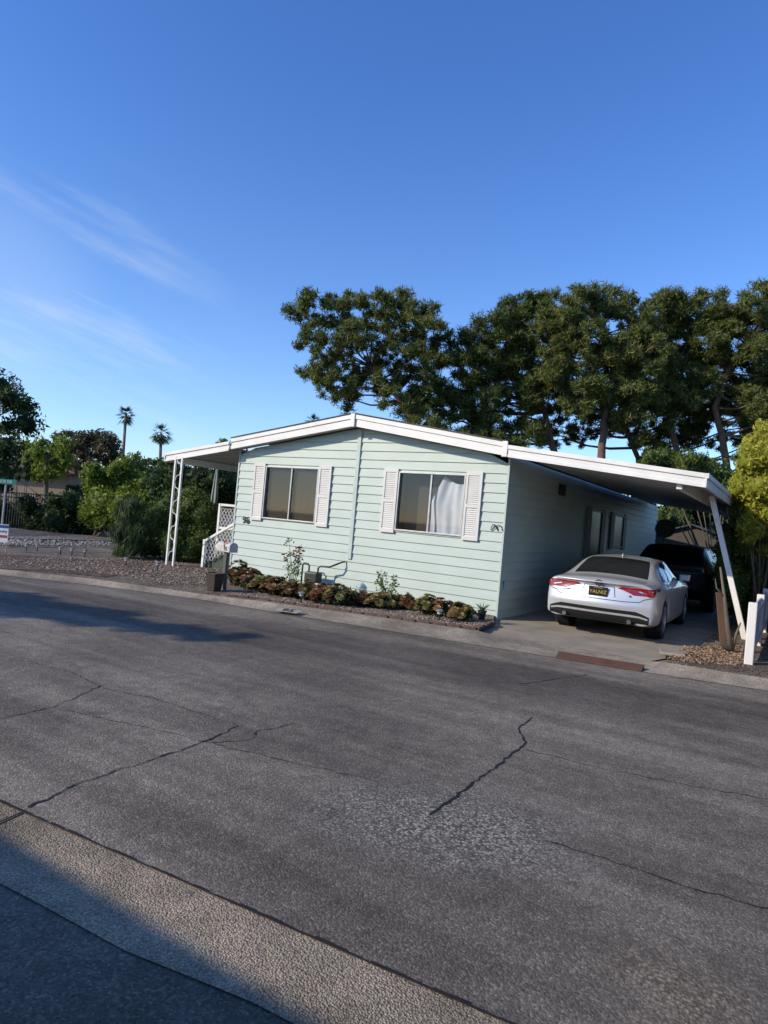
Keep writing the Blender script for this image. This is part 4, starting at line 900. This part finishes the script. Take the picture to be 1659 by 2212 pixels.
# ------------------------------------------------------------------ palms
def palm(ptop, pbase, D, rpx, label):
    top = P(*ptop, D); base = P(*pbase, D); base.z = 0; t = thing('palm_tree', label, 'palm tree', base)
    mb = MB(); mb.tube([base, base.lerp(top, .5)+Vector((.1,0,0)), top], [.2,.14,.12], 9); mb.build('trunk', bark_grey, t, smooth=True)
    Vs = []; Ts = []; As = []; off = 0; R_ = rpx*D/F
    for k in range(54):
        a = random.uniform(0, 6.28); el = random.uniform(-1.0, 1.3); d = Vector((math.cos(a)*math.cos(el), math.sin(a)*math.cos(el), math.sin(el))); L = R_*random.uniform(.75, 1.1)
        s = d.cross(zz).normalized(); tone = random.random()
        for j in range(11):
            f = (j-5)/5; e = top+d*L*.45; w = (d+s*f*.9).normalized(); q = e+w*L*.6*(1-.25*abs(f))-Vector((0,0,L*.12*(1+abs(f)))); n = s*.04*R_
            Vs += [(e-n)[:], (e+n)[:], q[:]]; Ts.append((off, off+1, off+2)); off += 3; As.append(tone)
        Vs += [(top-s*.02)[:], (top+s*.02)[:], (top+d*L*.45)[:]]; Ts.append((off, off+1, off+2)); off += 3; As.append(.4)
    trimesh('frond', np.array(Vs), np.array(Ts), [LM['palm']], t, np.array(As)); return t
palm((272,897), (255,1100), 62, 27, 'taller slender fan palm far off at left')
palm((348,938), (340,1100), 58, 31, 'shorter fan palm right of the slender one at left')
palm((678,912), (684,1100), 45, 24, 'palm with only its frond tips showing over the mint roof')
# ------------------------------------------------------------------ left trees and shrubs
BG = dict(bark=bark_grey)
tree('leafy_tree', 'tall dark leafy tree cut by the left edge of the frame', 'tree', [(-120,830),(0,835),(40,850),(62,890),(58,930),(30,960),(0,1000),(-120,1020)], 30, 1.5, 32, 22, 'dark', [(-60,1150),(-50,1000),(-40,900)], .3, ln=.2, wd=.11, cover=.9, **BG)
tree('leafy_tree', 'bright green leafy tree behind the brown roof at left', 'tree', [(55,965),(90,955),(140,960),(150,1000),(120,1030),(60,1030)], 42, 1.5, 20, 18, 'lime', [(100,1120),(100,1030),(100,980)], .2, ln=.26, wd=.15, cover=.9, **BG)
tree('leafy_tree', 'olive brown airy tree below the slender palm at left', 'tree', [(125,940),(180,930),(240,945),(250,985),(220,1020),(150,1010),(120,970)], 46, 2, 19, 24, 'olive', [(190,1120),(190,1030),(185,960)], .2, ln=.26, wd=.13, cover=.6, limbs=.8, **BG)
tree('leafy_tree', 'small green tree between the palms and the porch awning', 'tree', [(285,985),(320,990),(360,1000),(360,1030),(290,1030)], 34, 1.5, 16, 10, 'mid', [(320,1120),(320,1030),(320,1000)], .1, ln=.2, wd=.11, cover=.8, **BG)
tree('leafy_tree', 'tree with its tip showing above the porch awning', 'tree', [(450,955),(480,950),(500,965),(480,1010),(440,1010)], 36, 1.5, 14, 7, 'lime', [(470,1120),(470,1030),(470,970)], .1, ln=.2, wd=.11, cover=.8, **BG)
bush('green_shrub', 'large sunlit green shrub rising behind the iron fence', 'shrub', [(215,1040,34),(255,1030,38),(295,1050,36),(230,1085,42),(280,1095,42),(320,1080,38),(210,1110,32),(200,1020,20),(270,1005,22)], 24, 'lime', .14, .08)
bush('dark_hedge', 'broad dark green hedge under the porch awning', 'hedge', [(345,1040,32),(385,1030,36),(430,1035,36),(470,1040,34),(505,1035,32),(360,1075,38),(410,1075,40),(455,1075,36),(500,1075,34)], 21.5, 'dark', .12, .07)
bush('round_bush', 'rounded clipped green bush left of the lattice post and porch', 'shrub', [(370,1110,42),(410,1100,38),(440,1115,38),(345,1145,40),(400,1150,48),(445,1155,38),(375,1180,30),(420,1185,30),(335,1175,28),(455,1185,24)], 17.3, 'mid', .07, .042, 1.25, .78, .35)
wsp = [(270,1115,20),(282,1090,15),(298,1135,22),(258,1152,20),(285,1168,26),(308,1178,22),(270,1186,20),(264,1092,10)]
bush('feathery_shrub', 'upright feathery grey-green shrub in the corner garden', 'shrub', wsp, 16.8, 'blue', .28, .02, 1.4, .5, .3, 1.6)
bush('ivy_hedge', 'dark ivy-covered mass behind the left half of the iron fence', 'hedge', [(0,1115,32),(40,1120,34),(85,1115,36),(130,1120,36),(175,1118,36),(215,1125,34),(20,1140,30),(110,1140,30),(190,1140,30),(-40,1110,36),(150,1090,28),(60,1092,24)], 25, 'dark', .14, .08)
bush('low_shrub', 'low dark shrub in front of the brown-roofed house at left', 'shrub', [(0,1050,26),(-30,1040,30),(20,1020,12),(190,1055,22),(165,1065,18)], 32, 'dark', .2, .12)
for i, (x, lab) in enumerate(((40, 'thin dark cypress left of the bright green tree'), (60, 'second thin cypress beside the bright green tree'))):
    bush('cypress_tree', lab, 'tree', [(x,985,5),(x-1,1000,7),(x-1,1015,8),(x-2,1030,8)], 40, 'dark', .2, .07, 1, .7, .1, 1.5)
bush('yellow_shrub', 'bright yellow-green sunlit shrub at the right edge above the white fence', 'shrub', [(1650,960,36),(1700,960,60),(1622,1000,32),(1608,1035,30),(1665,1015,46),(1640,1060,40),(1598,1062,24),(1720,1060,60),(1640,925,14),(1665,1110,40),(1630,1105,32),(1700,1140,50),(1650,1150,34),(1615,1140,24),(1660,1190,34)], 12.9, 'yellow', .085, .05, 1.35, .78, .3)
bush('shaded_hedge', 'dark green hedge in shade behind the slanted carport post', 'hedge', [(1610,1110,34),(1650,1140,44),(1700,1150,50),(1605,1160,40),(1655,1180,50),(1600,1210,40),(1640,1240,50),(1595,1255,38),(1625,1280,42),(1690,1240,60),(1575,1180,28),(1572,1230,28),(1578,1280,28),(1650,1300,40),(1600,1310,30),(1630,1330,34)], 13.6, 'mid', .08, .045, 1.2, .78, .3)
bush('understorey_bush', 'light green understorey bush below the pines at right', 'shrub', [(1430,1000,34),(1480,1010,36),(1530,1020,36),(1570,1040,36),(1400,1010,26),(1450,1035,34),(1510,1050,36),(1560,1070,36),(1410,990,18)], 24, 'mid', .14, .08)
bush('far_bush', 'light green bush visible past the far end of the carport', 'shrub', [(1430,1118,22),(1470,1122,22),(1420,1140,22)], 28, 'mid', .14, .08)
bush('backdrop_hedge', 'dark hedge in deep shade beyond the far end of the carport', 'hedge', [(1385,1095,40),(1395,1140,44),(1460,1105,40),(1520,1100,44),(1560,1110,50),(1400,1165,44),(1460,1165,48),(1530,1160,50),(1580,1165,50),(1370,1180,36)], 31, 'dark', .2, .12)
bl = []; hb = Vector((4.9, 9, LZ)); th = thing('light_block_hedge', 'tall dark hedge, mostly out of view, added along the open side of the carport to block skylight', 'hedge', hb)  # hedge added to darken the carport, mostly out of view
for i in range(26):
    y = 4.2+i*.42
    for z in (.45, 1.2, 1.95, 2.5): bl.append((Vector((4.75+random.uniform(-.15,.25), y, z+random.uniform(-.12,.12))), (.5,.5,.5)))
mb = MB()
for i in range(6): mb.tube([(4.8,4.6+i*2,LZ-.02), (4.85,4.6+i*2,1.0), (4.75,4.7+i*2,2.0)], [.05,.04,.02], 6)
mb.build('stem', bark_grey, th, smooth=True); leaves('foliage', bl, [LM['dark']], th, .12, .07, .8, .8)
M_nxt = mat('brown_siding', (.10,.082,.065), (.08,.065,.05), 3, .8, .2, 30)
nx = thing('light_block_home', 'unseen brown single-storey home added on the next lot to keep skylight off the carport', 'house', (9.5, 9, LZ))  # unseen home added to block skylight from the carport
mb = MB(); mb.box(6.3,12.6,-1.5,17,.05,3.0); mb.build('wall', M_nxt, nx)
mb = MB(); mb.quad((5.8,-2.0,2.98), (9.5,-2.0,3.8), (9.5,17.5,3.8), (5.8,17.5,2.98)); mb.quad((13.1,-2.0,2.98), (9.5,-2.0,3.8), (9.5,17.5,3.8), (13.1,17.5,2.98)); mb.quad((5.8,-1.7,2.98), (13.1,-1.7,2.98), (9.5,-1.7,3.8)); mb.build('roof', M_roof, nx)
# ------------------------------------------------------------------ iron fence, street sign, yard sign, far house
c0, c1 = Vector((-17.6,-2.5,0)), Vector((-23.0,10.5,0)); fe = thing('iron_fence', 'black iron picket fence running across the far verge at left', 'fence', (c0+c1)/2)
n = 110; mb = MB()
for i in range(n):
    p = c0.lerp(c1, i/n); mb.bar(p+Vector((0,0,.1)), p+Vector((0,0,1.42)), .022, .022, Vector((0,1,0)))
mb.build('pickets', M_black, fe)
for z in (.2,1.22,1.38):
    mb = MB(); mb.bar(c0+Vector((0,0,z)), c1+Vector((0,0,z)), .03, .035); mb.build('rail', M_black, fe)
for i in range(0, 7):
    p = c0.lerp(c1, i/6); mb = MB(); mb.bar(p+Vector((0,0,0)), p+Vector((0,0,1.5)), .07, .07, Vector((0,1,0))); mb.build('post', M_black, fe)
M_sign = mat('street_sign_green', (.02,.16,.13), None, 4, .4); M_stxt = mat('sign_white', (.55,.57,.60), None, 4, .5)
c = P(8, 1100, 19); ss = thing('street_sign', 'green street name sign on a grey pole at the left edge', 'sign', (c.x, c.y, .06))
zc_ = P(8, 1040, 19).z
mb = MB(); mb.tube([(c.x,c.y,.03), (c.x,c.y,zc_+.06)], .028, 8); mb.build('pole', M_alu, ss)
fz = YAW
mb = MB(); rvec = Vector((math.cos(fz), math.sin(fz), 0)); fvec = Vector((-math.sin(fz), math.cos(fz), 0)); cc = Vector((c.x, c.y, zc_))-rvec*.16
mb.obox(cc-fvec*.04, rvec*.46, fvec*.006, Vector((0,0,.075))); sp_ = mb.build('name_panel', M_sign, ss); text('CREEKSIDE DR', .11, 'street_name', M_stxt, sp_, Matrix.Translation(cc-fvec*.049) @ Matrix.Rotation(fz, 4, 'Z') @ RX90, .001)
c = P(5, 1152, 15.5); g_ = Vector((c.x, c.y, LZ)); ys = thing('realty_sign', 'small pale yard sign with blue lettering standing at the left edge of the corner garden', 'sign', g_)
mb = MB(); mb.obox(c, rvec*.14, fvec*.006, Vector((0,0,.21))); pn_ = mb.build('panel', M_stxt, ys)
M_navy = mat('sign_navy', (.02,.05,.20), None, 4, .5); M_redd = mat('sign_red', (.28,.05,.06), None, 4, .5)
mb = MB(); mb.obox(c-fvec*.008+Vector((0,0,.16)), rvec*.14, fvec*.002, Vector((0,0,.035))); mb.build('blue_band', M_navy, pn_)
text('Realty', .09, 'sign_word', M_navy, pn_, Matrix.Translation(c-fvec*.009+Vector((0,0,.05))) @ Matrix.Rotation(fz, 4, 'Z') @ RX90, .001)
mb = MB(); mb.obox(c-fvec*.008+Vector((0,0,-.07)), rvec*.12, fvec*.002, Vector((0,0,.03))); mb.build('red_band', M_redd, pn_)
for s in (-1,1):
    mb = MB(); q = c+rvec*.12*s; mb.tube([(q.x,q.y,LZ-.02), (q.x,q.y,c.z-.2)], .012, 6); mb.build('stake', M_alu, ys)
M_tile = mat('brown_roof_tile', (.17,.10,.075), (.13,.075,.058), 6, .9, .5, 20); M_stuc = mat('stucco', (.28,.22,.17), None, 3, .9)
c = P(115, 1062, 48); fhs = thing('brown_roof_house', 'low house with a brown tiled roof beyond the iron fence', 'house', (c.x, c.y, 0))
b_ = fvec*3
mb = MB(); mb.obox(Vector((c.x,c.y,1.35)), rvec*2.4, b_*.9, Vector((0,0,1.35))); mb.build('wall', M_stuc, fhs)
mb = MB(); cz = 2.7; q0 = Vector((c.x, c.y, 0))
e = [q0+rvec*sx*3.0+fvec*sy*3.4+Vector((0,0,cz)) for sx, sy in ((-1,-1),(1,-1),(1,1),(-1,1))]; r0, r1 = q0-rvec*2.3+Vector((0,0,4.1)), q0+rvec*1.3+Vector((0,0,4.1))
mb.quad(e[0], e[1], r1, r0); mb.quad(e[2], e[3], r0, r1); mb.quad(e[1], e[2], r1); mb.quad(e[3], e[0], r0); mb.build('roof', M_tile, fhs)
# ------------------------------------------------------------------ house and tree on the near side (cast the foreground shade)
nh = thing('neighbour_house', 'pale grey bungalow on the near side of the road facing the mint home', 'house', (1.5,-17.5,.05))
mb = MB(); mb.box(-5,8.0,-21,-14.45,.0,2.8); mb.build('wall', mat('grey_stucco', (.42,.42,.42), None, 3, .9), nh)
mb = MB(); mb.quad((-5.4,-13.79,2.87), (8.4,-13.74,2.87), (8.4,-17.7,3.7), (-5.4,-17.7,3.7)); mb.quad((-5.4,-21.5,2.85), (8.4,-21.5,2.85), (8.4,-17.7,3.7), (-5.4,-17.7,3.7)); mb.build('roof', M_roof, nh)
cs = G(-10, 1300, 0); L_ = 6.0/math.tan(EL); cc = Vector((cs.x-SX*L_, cs.y-SY*L_, 6.0)); tb = Vector((cc.x, cc.y, 0))
st_ = thing('shade_tree', 'broad leafy tree on the near side of the road left of the grey bungalow', 'tree', tb)
mb = MB(); mb.tube([tb, tb+Vector((.1,0,2.5)), cc], [.2,.16,.08], 9); mb.build('trunk', bark_grey, st_, smooth=True)
rb_ = Vector((math.cos(.26), math.sin(.26), 0)); bl = []
for i in range(34):
    u = -1+2*i/33; w = 1-.72*max(0, u); bl.append((cc+rb_*u*3.7+Vector((random.uniform(-.25,.25), random.uniform(-.25,.25), random.uniform(-.2,.2)*w)), (.5*w+.06,.45*w+.05,.30*w+.03)))
leaves('crown', bl, [LM['mid']], st_, .2, .12, 1.0, .8)
